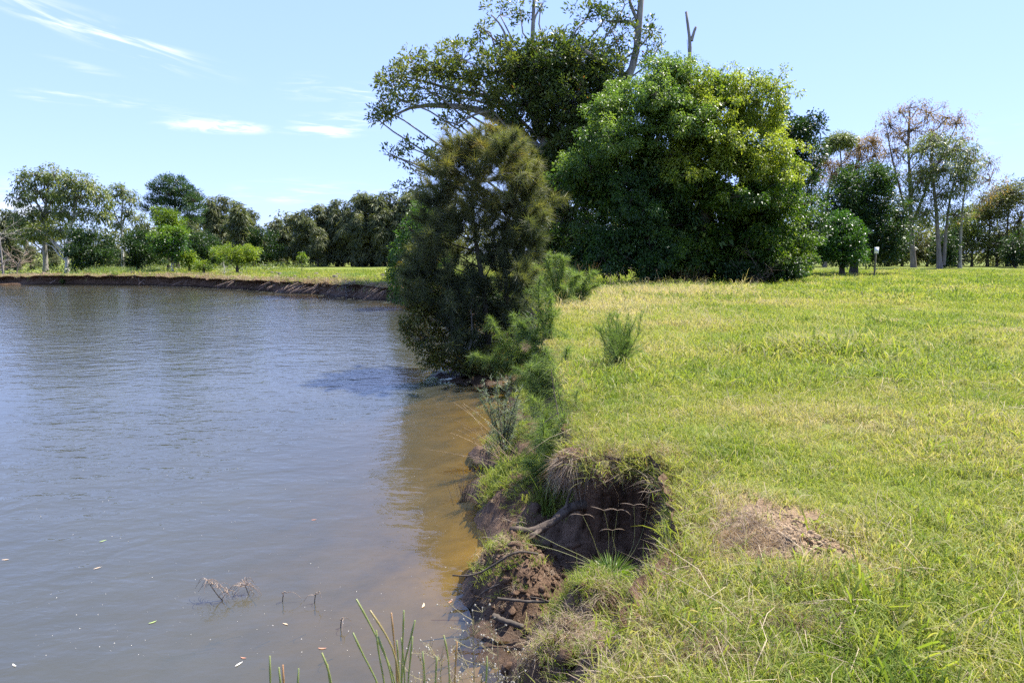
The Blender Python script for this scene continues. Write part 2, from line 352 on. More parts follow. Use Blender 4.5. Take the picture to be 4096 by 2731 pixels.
def sheet(name, mask, mat, verts=allv, attrs=(), qs=None):
    q = (quads if qs is None else qs)[mask]; u, inv = np.unique(q, return_inverse=True); mb = MB(); mb.add(verts[u], None, inv.reshape(-1, 4))
    o = mb.build(name, mat, smooth=True)
    for an, av in attrs:
        at_ = o.data.attributes.new(an, 'FLOAT', 'POINT'); at_.data.foreach_set('value', av.ravel()[u].astype(np.float32))
    return tag(o, kind='structure')

def lawn_material():
    m, t, o = newmat('lawn_turf'); g = N(t, 'ShaderNodeNewGeometry').outputs['Position']
    big = noise(t, .35, 5, g, .6); fine = noise(t, 9, 6, g, .7); edge = attr(t, 'edge')
    green = ramp(t, fine, ((.25, (.060, .095, .018)), (.5, (.130, .165, .030)), (.75, (.23, .235, .060))))
    straw = ramp(t, fine, ((.25, (.11, .08, .045)), (.75, (.34, .26, .15))))
    f = mth(t, 'ADD', mth(t, 'MULTIPLY', ramp(t, big, ((.50, (0, 0, 0)), (.72, (1, 1, 1)))), .45), edge, clamp=True)
    p = N(t, 'ShaderNodeBsdfPrincipled'); t.links.new(mixrgb(t, attr(t, 'bare'), mixrgb(t, f, green, straw), ramp(t, noise(t, 30, 6, g, .7), ((.3, (.11, .072, .042)), (.7, (.29, .205, .125))))), p.inputs['Base Color']); p.inputs['Roughness'].default_value = .95
    p.inputs['Specular IOR Level'].default_value = .1
    b = N(t, 'ShaderNodeBump'); b.inputs['Strength'].default_value = .9; b.inputs['Distance'].default_value = .05
    t.links.new(fine, b.inputs['Height']); t.links.new(b.outputs[0], p.inputs['Normal']); t.links.new(p.outputs[0], o.inputs[0]); return m
def soil_material(name, wet=True):
    m, t, o = newmat(name); geo_ = N(t, 'ShaderNodeNewGeometry'); g = geo_.outputs['Position']
    a = noise(t, 7, 8, g, .7); c = noise(t, 38, 5, g, .7)
    col = ramp(t, a, ((.28, (.052, .031, .019)), (.5, (.120, .074, .045)), (.75, (.24, .155, .10))))
    p = N(t, 'ShaderNodeBsdfPrincipled'); p.inputs['Roughness'].default_value = .92; p.inputs['Specular IOR Level'].default_value = .2
    if wet:
        z = N(t, 'ShaderNodeSeparateXYZ'); t.links.new(g, z.inputs[0])
        mr = N(t, 'ShaderNodeMapRange'); mr.inputs[1].default_value = .02; mr.inputs[2].default_value = .14; t.links.new(z.outputs[2], mr.inputs[0])
        col = mixrgb(t, mr.outputs[0], mixrgb(t, 1.0, col, (.5, .5, .5), 'MULTIPLY'), col)
        t.links.new(mth(t, 'ADD', mth(t, 'MULTIPLY', mr.outputs[0], .45), .45), p.inputs['Roughness'])
    t.links.new(col, p.inputs['Base Color'])
    b = N(t, 'ShaderNodeBump'); b.inputs['Strength'].default_value = 1; b.inputs['Distance'].default_value = .05
    t.links.new(mth(t, 'ADD', a, mth(t, 'MULTIPLY', c, .35)), b.inputs['Height']); t.links.new(b.outputs[0], p.inputs['Normal']); t.links.new(p.outputs[0], o.inputs[0]); return m
def water_material():
    m, t, o = newmat('river_water'); g = N(t, 'ShaderNodeNewGeometry').outputs['Position']
    mp = N(t, 'ShaderNodeMapping'); mp.inputs['Scale'].default_value = (.75, 1.25, 1); mp.inputs['Rotation'].default_value = (0, 0, .18); t.links.new(g, mp.inputs[0])
    n1 = noise(t, 1.9, 2, mp.outputs[0], .5, .4); n2 = noise(t, 6.5, 3, mp.outputs[0], .55, .3); gust = noise(t, .12, 3, g)
    hgt = mth(t, 'ADD', n1, mth(t, 'MULTIPLY', n2, .42))
    shore = ramp(t, attr(t, 'depth'), ((0.02, (.18,) * 3), (.55, (1, 1, 1))))
    amp = mth(t, 'MULTIPLY', ramp(t, gust, ((.35, (.45,) * 3), (.65, (1, 1, 1)))), shore)
    b = N(t, 'ShaderNodeBump'); b.inputs['Distance'].default_value = .042; b.inputs['Strength'].default_value = 1
    t.links.new(mth(t, 'MULTIPLY', hgt, amp), b.inputs['Height'])
    # silty water: light scattered back by the silt, clearing where it is shallow
    dep = mth(t, 'SUBTRACT', 1.0, mth(t, 'EXPONENT', mth(t, 'MULTIPLY', attr(t, 'depth'), -3.5)), clamp=True)
    silt = N(t, 'ShaderNodeBsdfDiffuse'); t.links.new(ramp(t, noise(t, .5, 3, g), ((.3, (.054, .056, .043)), (.7, (.068, .070, .054)))), silt.inputs[0])
    clr = N(t, 'ShaderNodeBsdfTransparent'); clr.inputs[0].default_value = (.85, .74, .40, 1)
    body = N(t, 'ShaderNodeMixShader'); t.links.new(mth(t, 'ADD', mth(t, 'MULTIPLY', dep, .80), .17), body.inputs[0]); t.links.new(clr.outputs[0], body.inputs[1]); t.links.new(silt.outputs[0], body.inputs[2])
    gl_ = N(t, 'ShaderNodeBsdfGlossy'); gl_.inputs['Roughness'].default_value = .03; t.links.new(b.outputs[0], gl_.inputs['Normal'])
    fr = N(t, 'ShaderNodeFresnel'); fr.inputs[0].default_value = 1.72; t.links.new(b.outputs[0], fr.inputs['Normal'])
    mx = N(t, 'ShaderNodeMixShader'); t.links.new(fr.outputs[0], mx.inputs[0]); t.links.new(body.outputs[0], mx.inputs[1]); t.links.new(gl_.outputs[0], mx.inputs[2])
    t.links.new(mx.outputs[0], o.inputs[0]); return m
def bed_material():
    m, t, o = newmat('river_bed'); g = N(t, 'ShaderNodeNewGeometry').outputs['Position']
    p = N(t, 'ShaderNodeBsdfPrincipled'); p.inputs['Roughness'].default_value = .9
    t.links.new(ramp(t, noise(t, 2.2, 6, g, .65), ((.3, (.15, .105, .04)), (.5, (.28, .205, .08)), (.7, (.38, .285, .13)))), p.inputs['Base Color']); t.links.new(p.outputs[0], o.inputs[0]); return m
SOIL = soil_material('bank_soil'); SOIL_DRY = plain('dry_soil', (.27, .19, .115), .95, .35, 40)
EDGE = sstep(.30, .0, DD) * .6
def mound_q(x, y): return np.hypot((x - MOUND[0]) / .46, (y - MOUND[1]) / .54) + fbm(x * 3.6, y * 3.6, 171, 4) * 1.3
EDGE = np.maximum(EDGE, sstep(1.05, .9, mound_q(GX, GY)))
is_land = qd > -.015
lawn = sheet('lawn', is_land, lawn_material(), attrs=(('edge', EDGE), ('bare', sstep(1.05, .92, mound_q(GX, GY)))))
is_bed = (~is_land) & (qh.max(1) < -.03)
river_bank = sheet('river_bank', (~is_land) & (~is_bed), SOIL)
i2 = idx[::2, ::2]; q2 = np.stack([i2[:-1, :-1], i2[1:, :-1], i2[1:, 1:], i2[:-1, 1:]], -1).reshape(-1, 4); h2 = HH.ravel()[q2]; d2 = DD.ravel()[q2].mean(1)
low = allv.copy(); low[:, 2] -= .012
river_bed = sheet('river_bed', (h2.max(1) < .06) & (d2 < -.1), bed_material(), verts=low, qs=q2)
flat = allv.copy(); flat[:, 0] = GX.ravel(); flat[:, 1] = GY.ravel(); flat[:, 2] = 0
wmask = (h2.min(1) < .05) & (d2 < .3)
river = sheet('river_water', wmask, water_material(), verts=flat, attrs=(('depth', np.maximum(-HH, 0)),), qs=q2)

# the raw cut face of the hollow: an undercut, crumbling wall standing just clear of the turf edge
def cut_face(i0, i1, ns, nz, name, big=1.0):
    seg = LIP[i0:i1 + 1]; L = np.r_[0, np.cumsum(np.hypot(*np.diff(seg[:, :2], axis=0).T))]; u = np.linspace(0, L[-1], ns); x = np.interp(u, L, seg[:, 0]); y = np.interp(u, L, seg[:, 1])
    for _ in range(14): x[1:-1] = (x[:-2] + 2 * x[1:-1] + x[2:]) / 4; y[1:-1] = (y[:-2] + 2 * y[1:-1] + y[2:]) / 4
    tx, ty = np.gradient(x), np.gradient(y); l = np.hypot(tx, ty); nxv, nyv = -ty / l, tx / l                 # towards the water
    t = np.linspace(0, 1, nz)[None, :]; U = u[:, None] + 0 * t; ztop = np.interp(u, L, seg[:, 2])[:, None] - .03; z = ztop - (ztop + .03) * t + fbm(U * 3, t * 0, 201, 2) * .10 - (big > 1) * ((1 - t) * (.06 + fbm(U * .9, t * 0, 241, 3) * .30))
    out_ = .16 - .13 * sstep(0, .25, t) + .26 * sstep(.55, 1.0, t) + fbm(U * 2.2 + t, t * 3.0 + U * .6, 211, 5) * .26 + fbm(U * 9 + t * 5, t * 14, 221, 4) * .10
    out_ = (np.maximum(out_, .02) + .03) * big + (big > 1) * (.30 * sstep(.35, .0, t) - .40 * sstep(.5, 1.0, t) + fbm(U * .5, t * 1.5, 231, 4) * 1.1 + fbm(U * 2.4, t * 3, 251, 3) * .5)
    out_ = np.maximum(out_, .03)
    X = x[:, None] + nxv[:, None] * out_; Yv = y[:, None] + nyv[:, None] * out_; v = np.stack([X, Yv, z], -1).reshape(-1, 3)
    k = np.arange(ns * nz).reshape(ns, nz); f = np.stack([k[:-1, :-1], k[1:, :-1], k[1:, 1:], k[:-1, 1:]], -1).reshape(-1, 4); mb = MB(); mb.add(v, None, f); return mb.build(name, SOIL, river_bank, True), x, y, nxv, nyv
FACE, fx, fy, fnx, fny = cut_face(7, 19, 170, 46, 'cut_face')
FARF = None
i36 = int(np.argmin(np.abs(LIP[:, 1] - 36.2) + np.abs(LIP[:, 0] + 4))); FARF = cut_face(i36, i36 + 13, 520, 18, 'cut_face', 1.7)
for k in range(34):                          # fine roots hanging from the turf
    i = rng.integers(25, 150); p0 = np.array([fx[i] + fnx[i] * .16, fy[i] + fny[i] * .16, 1.0]); l = .12 + .4 * rng.random() ** 2; mb = MB()
    tube(mb, bez((0, 0, 0), (fnx[i] * .05 + rng.normal(0, .03), fny[i] * .05, -l * .5), (rng.normal(0, .08), rng.normal(0, .04), -l), 6), np.linspace(.004, .0015, 6), 3, cap=False); o = mb.build('root', BARK_BROWN, river_bank, True); o.location = tuple(p0)

# ------------------------------------------------------------------ trees
def blob(px, py, Y, rx, rz, ry=None):
    s = Y / F * math.cos(PITCH); c = at(px, py, Y); return (*c, rx * s, ry if ry else rx * s, rz * s)
def crown(mb, blobs, n_leaf, clump_r, leaf=(.16, .09), fill=.3, per=60, kind='leaf', up=.25, droop=.2, shell=(.55, 1.0), tint=(.0, 1.0), branches=None, brad=.012, tint_fn=None, squash=.75, lobe=None, flat=1.1):
    """scatter leaf clumps through the ovals of a crown; returns clump centres"""
    if lobe:
        nb = []
        for b in blobs:
            r = np.array(b[3:6]); k = int(np.clip(round(2.2 * (r.max() / lobe) ** 2), 3, 16)); u = unit(rng.normal(size=(k, 3)) + np.array([0, -.15, .25])); c = np.array(b[:3]) + u * r * (.58 + .58 * rng.random((k, 1)))
            for q in c: f = lobe * (.6 + .7 * rng.random()); nb.append((*q, f, f, f * .62, *b[6:7]))
            nb.append((*b[:3], *(r * .7), .35))
        blobs = nb
    vol = np.array([(b[3] * b[4] * b[5]) ** (2 / 3) * (b[6] if len(b) > 6 else 1) for b in blobs]); cnt = np.maximum(1, np.round(n_leaf / per * vol / vol.sum())).astype(int)
    allc = []
    for b, k in zip(blobs, cnt):
        c, r = np.array(b[:3]), np.array(b[3:6]); u = unit(rng.normal(size=(k, 3)))
        rad = shell[0] + (shell[1] - shell[0]) * rng.random(k) ** .6
        inner = rng.random(k) < fill; rad = np.where(inner, rng.random(k) ** .5 * .7, rad)
        cc = c + u * rad[:, None] * r; ct = tint[0] + (tint[1] - tint[0]) * np.clip(rng.normal(.5, .22, k), 0, 1)
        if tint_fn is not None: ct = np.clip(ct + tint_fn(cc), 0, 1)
        rc = clump_r * (.6 + .8 * rng.random(k)); m = np.maximum(3, (per * (rc / clump_r) ** 1.5).astype(int)); tot = int(m.sum())
        ci = np.repeat(np.arange(k), m); v = unit(rng.normal(size=(tot, 3))); q = rng.random(tot) ** .45
        off = v * q[:, None] * rc[ci][:, None] * np.array([1, 1, squash]); P = cc[ci] + off
        out_ = unit(unit(off) * .8 + u[ci] * .5 + rng.normal(size=(tot, 3)) * .55 + np.array([0, 0, up]))
        L = leaf[0] * (.65 + .7 * rng.random(tot)); W = leaf[1] * (.7 + .6 * rng.random(tot)); tt = np.where(rng.random(tot) < .004, 1.0, np.clip(ct[ci] + rng.normal(0, .13, tot), 0, .97))
        if kind == 'leaf': leaves(mb, P, out_, L, W, tt, droop, flat)
        else: needles(mb, P, out_, L, W, tt, droop)
        allc.append(cc)
        if branches is not None:
            for q_ in cc[: max(2, int(k * (.3 if lobe else .6)))]:
                mid = (c + q_) / 2 + rng.normal(size=3) * clump_r * .3 - np.array([0, 0, .15 * np.linalg.norm(q_ - c)])
                tube(branches, bez(c, mid, q_, 4), np.linspace(brad * 1.6, brad * .35, 4), 3, cap=False)
    return allc
def limbs(mb, trunk, blobs, r0, sides=6, wob=.12):
    """limbs from the trunk to the middle of each oval"""
    trunk = np.asarray(trunk)
    for b in blobs:
        c = np.array(b[:3]); below = np.clip(c[2] - .9 * np.hypot(*(c[:2] - trunk[-1][:2])) - .3 * b[5], trunk[0][2] + .15 * (trunk[-1][2] - trunk[0][2]), trunk[-1][2])
        zz = trunk[:, 2]; a = np.array([np.interp(below, zz, trunk[:, k]) for k in range(3)])
        ln = np.linalg.norm(c - a)
        if ln < .05: continue
        mid = a * .45 + c * .55 + np.array([0, 0, .16 * ln]) + rng.normal(size=3) * wob * ln * .5; p = bez(a, mid, c, 7); p[1:-1] += rng.normal(size=(5, 3)) * ln * .018
        tube(mb, p, np.linspace(r0, r0 * .35, 7) * (.6 + .5 * min(1, ln / 4)), sides)
def make_tree(name, label, trunk, r, blobs, mat_bark, mat_leaf, n, clump_r, leaf, limb_r=None, extra=None, group=None, cat='tree', twig=.012, lump=.08, core=0, **kw):
    trunk = np.asarray(trunk, float); base = trunk[0].copy(); root = empty(name, base, label, cat, group)
    tb = MB(); tr = resample(trunk, max(6, len(trunk) * 3)); rr = np.linspace(r[0], r[1], len(tr)); rr[0] *= 1.35; rr[1] *= 1.12
    tr[0, 2] -= .15
    tube(tb, tr - base, rr, 9, lump=lump)
    if extra:
        pass
    bl = [(b[0] - base[0], b[1] - base[1], b[2] - base[2], *b[3:]) for b in blobs]
    lb = MB(); limbs(lb, trunk - base, bl, limb_r or r[1] * .8)
    cb = MB(); tf = kw.pop('tint_fn', None)
    crown(cb, bl, n, clump_r, leaf, branches=lb, brad=twig, tint_fn=(lambda c: tf(c + base)) if tf else None, **kw)
    if core:
        sv = kw.copy(); crown(cb, [(b[0], b[1], b[2], b[3] * .58, b[4] * .55, b[5] * .62) for b in bl], core, clump_r * 2, (leaf[0] * 2.4, leaf[1] * 2.4), fill=.6, per=20, up=0, droop=.3)
    tk = tb.build('trunk', mat_bark, root, smooth=True)
    for pts, ra, rb in (extra or ()): eb = MB(); p = resample(pts, 12); tube(eb, p - base, np.linspace(ra, rb, 12), 7, lump=lump); eb.build('limb', mat_bark, tk, smooth=True)
    if lb.n: tag(lb.build('branches', mat_bark, root, smooth=True), kind='stuff')
    cb.build('crown', mat_leaf, root)
    return root
def P3(Y, *pp): return [at(x, y, Y) for x, y in pp]
def base_at(px, py, Y):
    p = at(px, py, Y); p[2] = hz(p[0], p[1]); return p

# --- strangler fig behind, with its long arm over the river and bare upper stems
Y = 46
fig_trunk = [base_at(2240, 1080, Y)] + P3(Y, (2255, 900), (2230, 760), (2200, 620))
ex = [(P3(Y, (2200, 640), (2100, 545), (2000, 505), (1965, 440), (1940, 425), (1860, 430), (1781, 423), (1650, 411), (1596, 440), (1519, 500)), .42, .03),
      (P3(Y + .6, (2080, 480), (1995, 387), (1834, 369), (1686, 321), (1578, 298)), .22, .03), (P3(Y - 1, (1960, 445), (1912, 452), (1860, 478), (1816, 502)), .10, .05),
      (P3(Y - 1, (2150, 690), (1960, 720), (1830, 737), (1768, 699), (1682, 670), (1610, 627), (1533, 617)), .2, .02), (P3(Y - 1, (1850, 737), (1760, 740), (1682, 756), (1620, 775)), .09, .02),
      (P3(Y, (2190, 620), (2140, 400), (2123, 196), (2138, 119), (2129, 60), (2138, -30)), .3, .09), (P3(Y, (2136, 90), (2141, 65), (2174, 12)), .08, .03),
      (P3(Y, (2150, 430), (2090, 260), (2037, 199), (1989, 175), (1936, 119)), .2, .04), (P3(Y, (2037, 199), (2022, 172), (2025, 143), (1995, 89), (1965, 60)), .1, .04),
      (P3(Y, (2260, 760), (2400, 520), (2519, 312), (2549, 256), (2558, 178), (2546, 107), (2567, 30), (2570, -60)), .4, .17), (P3(Y, (2545, 110), (2530, 92), (2501, 86), (2430, 86)), .15, .07),
      (P3(Y, (2548, 80), (2535, 50), (2519, 10), (2515, -30)), .12, .08), (P3(Y - 1.5, (2420, 262), (2382, 238), (2334, 202), (2300, 168), (2287, 161)), .16, .15),
      (P3(Y, (2480, 380), (2490, 260), (2470, 170), (2440, 110)), .1, .03)]
fb = [blob(*q) for q in ((1570, 320, Y, 70, 60, 2), (1660, 270, Y, 110, 70, 2), (1760, 270, Y, 110, 70, 2.2), (1850, 240, Y, 110, 80, 2.5), (1535, 440, Y, 50, 45, 1.2), (1610, 400, Y, 90, 45, 1.5), (1740, 370, Y, 120, 60, 2), (1880, 370, Y, 120, 80, 2.5),
      (1990, 290, Y, 130, 90, 3), (1790, 485, Y, 60, 35, 1), (1500, 470, Y, 22, 35, .6))]
fb = [(*b, .62) for b in fb]
fb += [(*blob(*q), 1.5) for q in ((2100, 270, Y, 130, 100, 3), (2210, 240, Y, 120, 90, 3), (2320, 260, Y, 120, 100, 3), (2410, 340, Y, 90, 120, 3), (2280, 420, Y, 170, 140, 3.5), (2100, 420, Y, 160, 110, 3), (2400, 520, Y, 110, 170, 3),
       (2260, 610, Y, 150, 140, 3.5), (2340, 810, Y, 140, 190, 3), (2170, 720, Y, 120, 140, 3), (2250, 950, Y, 130, 120, 3), (2050, 560, Y, 90, 60, 2))]
fb += [(*blob(*q), .36) for q in ((1560, 615, Y - 1, 45, 25, .9), (1640, 590, Y - 1, 55, 45, 1), (1660, 680, Y - 1, 75, 35, 1), (1730, 620, Y - 1, 80, 70, 1.5), (1640, 745, Y - 1, 60, 30, 1), (1740, 740, Y - 1, 60, 40, 1),
       (2000, 60, Y, 75, 55, 1.4), (1925, 115, Y, 50, 40, 1), (2080, 40, Y, 45, 55, 1), (2165, 10, Y, 30, 30, .6), (2340, 80, Y, 70, 55, 1.5), (2430, 60, Y, 80, 75, 1.5), (2490, 140, Y, 80, 70, 1.5), (2610, 130, Y, 45, 80, 1.2),
       (2590, 235, Y, 75, 40, 1.2), (2440, 210, Y, 80, 60, 1.5), (2640, 180, Y, 25, 25, .6), (2000, 160, Y, 40, 30, .8), (2500, 20, Y, 60, 40, 1.2))]
make_tree('fig_tree', 'huge dark spreading fig tree with long leafy arm reaching over the river', fig_trunk, (.75, .5), fb, BARK_GREY, LEAF_FIG, 78000, .42, (.27, .115), limb_r=.10, extra=ex, per=34, fill=.22, up=.35, droop=.1, twig=.022,
          tint_fn=lambda c: np.where(c[:, 0] < at(2050, 500, Y)[0], .28, -.06))
mb = MB(); b0 = base_at(2748, 1070, 49); YY = 49
def stem(mb, pts, a, b, n=10, sides=8, lump=.08): p = resample(pts, n); tube(mb, p - b0, np.linspace(a, b, n), sides, lump=lump); return p
root = empty('dead_tree', b0, 'bare grey dead trunk forked at its top, standing clear above the camphor', 'dead tree')
stem(mb, [b0] + P3(YY, (2748, 700), (2751, 339), (2757, 262), (2766, 178), (2751, 107), (2745, 48)), .32, .09, 24); mb.build('trunk', BARK_GREY, root, True)
mb = MB(); stem(mb, P3(YY, (2766, 165), (2772, 140), (2784, 108)), .12, .08, 6); mb.build('fork', BARK_GREY, root, True)
mb = MB(); stem(mb, P3(YY, (2757, 262), (2740, 256), (2728, 258)), .02, .01, 5); stem(mb, P3(YY, (2756, 250), (2752, 200), (2748, 160)), .02, .012, 5); mb.build('twig', BARK_GREY, root, True)

# --- two camphor trees in front of it, the left one deep green, the right one yellower
Y = 39
bl = [blob(*q) for q in ((2470, 440, Y, 100, 100, 2.2), (2600, 400, Y, 110, 95, 2.2), (2420, 590, Y, 95, 80, 2), (2290, 700, Y, 60, 60, 1.6), (2370, 680, Y, 80, 70, 1.8), (2540, 600, Y, 150, 140, 2.6), (2430, 790, Y, 120, 110, 2.4), (2570, 830, Y, 160, 150, 2.8),
      (2410, 960, Y, 90, 80, 2.2), (2570, 1000, Y, 150, 70, 2.6), (2690, 330, Y, 75, 55, 1.8), (2655, 300, Y, 30, 28, .8), (2700, 480, Y, 90, 100, 2.2), (2480, 1050, Y - .5, 110, 50, 2), (2640, 1060, Y - 1, 90, 45, 2), (2640, 880, Y + 1, 120, 170, 2.5), (2690, 680, Y + 1.5, 120, 150, 2.2), (2620, 720, Y + 1.5, 130, 120, 2.2))]
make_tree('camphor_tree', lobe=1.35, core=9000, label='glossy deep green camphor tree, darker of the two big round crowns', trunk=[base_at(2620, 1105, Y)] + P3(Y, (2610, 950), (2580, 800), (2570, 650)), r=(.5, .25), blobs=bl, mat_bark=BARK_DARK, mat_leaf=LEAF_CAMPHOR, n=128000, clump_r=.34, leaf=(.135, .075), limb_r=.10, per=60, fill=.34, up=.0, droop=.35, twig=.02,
          tint_fn=lambda c: np.where(c[:, 2] > at(2500, 700, 39)[2], .26, -.28), extra=[(P3(Y, (2625, 1095), (2660, 950), (2680, 800), (2690, 550)), .35, .1), (P3(Y, (2500, 1100), (2490, 950), (2470, 800)), .2, .1)])  # sunlit top and shaded skirt put into leaf colour: lighter above, darker below
bl = [blob(*q) for q in ((2730, 390, Y + 1, 100, 85, 2), (2870, 390, Y + 1, 120, 85, 2.2), (2980, 450, Y + 1, 110, 110, 2.4), (2790, 540, Y, 130, 130, 2.6), (2950, 600, Y, 150, 130, 2.8), (3055, 670, Y, 100, 110, 2.4), (2850, 760, Y - .5, 150, 140, 2.8),
      (3020, 820, Y, 150, 120, 2.8), (3085, 890, Y, 95, 110, 2.4), (2800, 950, Y - .5, 150, 90, 2.6), (2980, 980, Y, 150, 75, 2.6), (3125, 1000, Y, 70, 70, 2), (2730, 690, Y - 1, 60, 70, 1.4), (2860, 330, Y + 1, 70, 35, 1.2), (2800, 1040, Y - 1, 60, 50, 1.5), (2930, 1050, Y - 1, 130, 45, 2), (3070, 1050, Y - .5, 95, 45, 2), (2830, 880, Y + 1, 140, 170, 2.5), (3000, 900, Y + 1, 150, 130, 2.5), (2780, 700, Y + 1.5, 130, 130, 2.2))]
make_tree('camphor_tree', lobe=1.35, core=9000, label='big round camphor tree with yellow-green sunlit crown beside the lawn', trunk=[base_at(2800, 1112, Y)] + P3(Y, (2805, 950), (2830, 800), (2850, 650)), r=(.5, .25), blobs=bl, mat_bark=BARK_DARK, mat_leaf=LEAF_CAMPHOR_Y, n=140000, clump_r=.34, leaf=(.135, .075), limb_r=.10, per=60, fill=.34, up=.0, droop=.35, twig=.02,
          extra=[(P3(Y, (2830, 1100), (2900, 950), (2960, 800), (2980, 560)), .3, .1), (P3(Y, (2960, 1095), (3010, 980), (3060, 850)), .16, .08)],
          tint_fn=lambda c: np.where(c[:, 2] > at(2900, 750, 39)[2], .34, -.25))  # tint paints sunlight on the upper leaves and shade on the lower ones
Y = 46
bl = [blob(*q) for q in ((3150, 530, Y, 75, 60, 1.8), (3235, 510, Y, 50, 50, 1.4), (3210, 610, Y, 75, 70, 1.8), (3190, 740, Y, 80, 90, 2), (3230, 880, Y, 55, 110, 2), (3090, 480, Y, 50, 45, 1.4), (3170, 990, Y, 80, 70, 2))]
make_tree('evergreen_tree', 'dark glossy evergreen peeking out behind the yellow-green camphor crown', [base_at(3190, 1085, Y)] + P3(Y, (3195, 900), (3190, 700), (3170, 540)), (.3, .12), bl, BARK_DARK, LEAF_DARK, 17000, .45, (.2, .1), per=45, fill=.3)

# --- dark saplings and brush under the camphors
for i, (px, py, Y, rx, rz, lab) in enumerate(((2330, 1040, 40, 110, 70, 'dark brush filling the shade left of the camphor trunks'), (2960, 1085, 37, 90, 30, 'low dark brush in the shade below the yellow-green camphor'), (3110, 1075, 37.5, 80, 40, 'dark brush at the lawn-side foot of the camphor'),
                                              (2680, 1085, 40, 120, 40, 'low dark brush between the two camphor trunks'), (2190, 980, 42, 70, 110, 'tall dark brush standing behind the riverside she-oak'))):
    b = base_at(px, 1112, Y); bb = [blob(px, py, Y, rx, rz, 1.6)]
    make_tree('understorey_shrub', lab, [b, b + (0, 0, .5), b + (.05, 0, 1.0)], (.05, .03), bb, BARK_DARK, LEAF_DARK, 5500, .4, (.17, .075), per=36, fill=.5, cat='shrub', group='brush under the camphors', twig=.02)

# --- right hand group at the end of the lawn
Y = 60
make_tree('evergreen_tree', 'dense dark evergreen with round crown behind the white sign', [base_at(3415, 1086, Y)] + P3(Y, (3425, 980), (3450, 880), (3470, 760)), (.32, .12),
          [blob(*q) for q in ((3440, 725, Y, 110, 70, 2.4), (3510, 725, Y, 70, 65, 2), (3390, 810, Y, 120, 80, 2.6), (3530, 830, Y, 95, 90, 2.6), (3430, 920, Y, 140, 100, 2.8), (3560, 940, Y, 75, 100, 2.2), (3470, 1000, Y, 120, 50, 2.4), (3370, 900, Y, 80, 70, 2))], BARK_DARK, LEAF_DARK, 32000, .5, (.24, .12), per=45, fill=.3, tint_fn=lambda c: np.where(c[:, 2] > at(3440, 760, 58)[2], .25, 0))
Y = 55
make_tree('evergreen_tree', 'fresh green low round tree with short trunk between camphor and sign', [base_at(3370, 1090, Y)] + P3(Y, (3366, 1020), (3350, 960)), (.22, .12),
          [blob(*q) for q in ((3350, 890, Y, 75, 45, 1.8), (3330, 960, Y, 90, 60, 2.2), (3410, 960, Y, 60, 70, 1.8), (3360, 1025, Y, 110, 35, 2.2), (3290, 990, Y, 40, 50, 1.2))], BARK_DARK, LEAF_BRIGHT, 15000, .4, (.19, .1), per=45, fill=.35, tint=(0, .55))
def gum(label, base, path, Y, r, blobs, leafm, n, name='gum_tree', barkm=BARK_PALE, extra=None, leaf=(.34, .10), clump=.5, per=14, **kw):
    kw.setdefault('twig', .028)
    return make_tree(name, label, [base_at(*base, Y)] + P3(Y, *path), r, [blob(q[0], q[1], Y, q[2], q[3], q[4] if len(q) > 4 else None) for q in blobs], barkm, leafm, n, clump, leaf, limb_r=r[1] * .8, extra=extra, per=per, fill=.35, up=.0, droop=.5, **kw)
gum('tallest thin brown-leaved gum at the far end of the lawn', (3655, 1064), ((3645, 900), (3640, 700), (3630, 560), (3640, 440)), 86, (.30, .09),
    ((3640, 430, 55, 30), (3720, 450, 60, 40), (3560, 500, 60, 60), (3640, 520, 90, 60), (3730, 540, 80, 60), (3580, 600, 70, 60), (3830, 490, 70, 50), (3850, 560, 60, 40), (3790, 470, 50, 30), (3580, 700, 60, 70), (3690, 680, 60, 70), (3540, 780, 40, 60), (3640, 800, 60, 60), (3760, 640, 60, 60), (3700, 420, 30, 30), (3600, 450, 30, 40)), LEAF_RUST, 8000, barkm=BARK_GUM, extra=[(P3(86, (3650, 950), (3600, 760), (3560, 600), (3545, 500)), .2, .05), (P3(86, (3648, 900), (3720, 720), (3800, 560), (3840, 470)), .18, .04)], leaf=(.3, .09), twig=.035)
gum('green-leaved gum with drooping foliage right of the tallest brown gum', (3760, 1066), ((3750, 900), (3735, 740), (3720, 620), (3740, 540)), 82, (.28, .09),
    ((3740, 560, 70, 30), (3690, 600, 70, 40), (3810, 600, 80, 45), (3880, 640, 60, 60), (3760, 680, 100, 50), (3680, 720, 70, 70), (3850, 720, 70, 60), (3770, 780, 80, 50), (3700, 850, 60, 60), (3820, 860, 60, 50), (3650, 800, 40, 60)), LEAF_GUM, 13000, barkm=BARK_GUM, extra=[(P3(82, (3775, 1060), (3790, 850), (3820, 700), (3870, 620)), .2, .05)])
gum('thin white-trunked gum, almost leafless, leaning right at the lawn end', (3840, 1066), ((3842, 950), (3850, 820), (3865, 740), (3880, 660)), 84, (.20, .05),
    ((3900, 640, 60, 50), (3960, 650, 50, 40), (3880, 720, 50, 50), (3960, 720, 60, 50), (3820, 740, 40, 50), (3930, 800, 50, 50), (3990, 760, 40, 40), (3870, 860, 40, 40), (3850, 600, 40, 40)), LEAF_RUST, 2200, barkm=BARK_GREY, leaf=(.26, .08), twig=.04)
gum('rust-leaved gum between the dark evergreen and the camphor', (3300, 1062), ((3305, 900), (3310, 780), (3330, 680)), 92, (.25, .08),
    ((3290, 640, 50, 50), (3440, 590, 60, 50), (3340, 700, 60, 60), (3490, 560, 40, 40), (3250, 720, 40, 60), (3420, 660, 60, 40), (3500, 620, 40, 50)), LEAF_RUST, 7000, barkm=BARK_GUM)
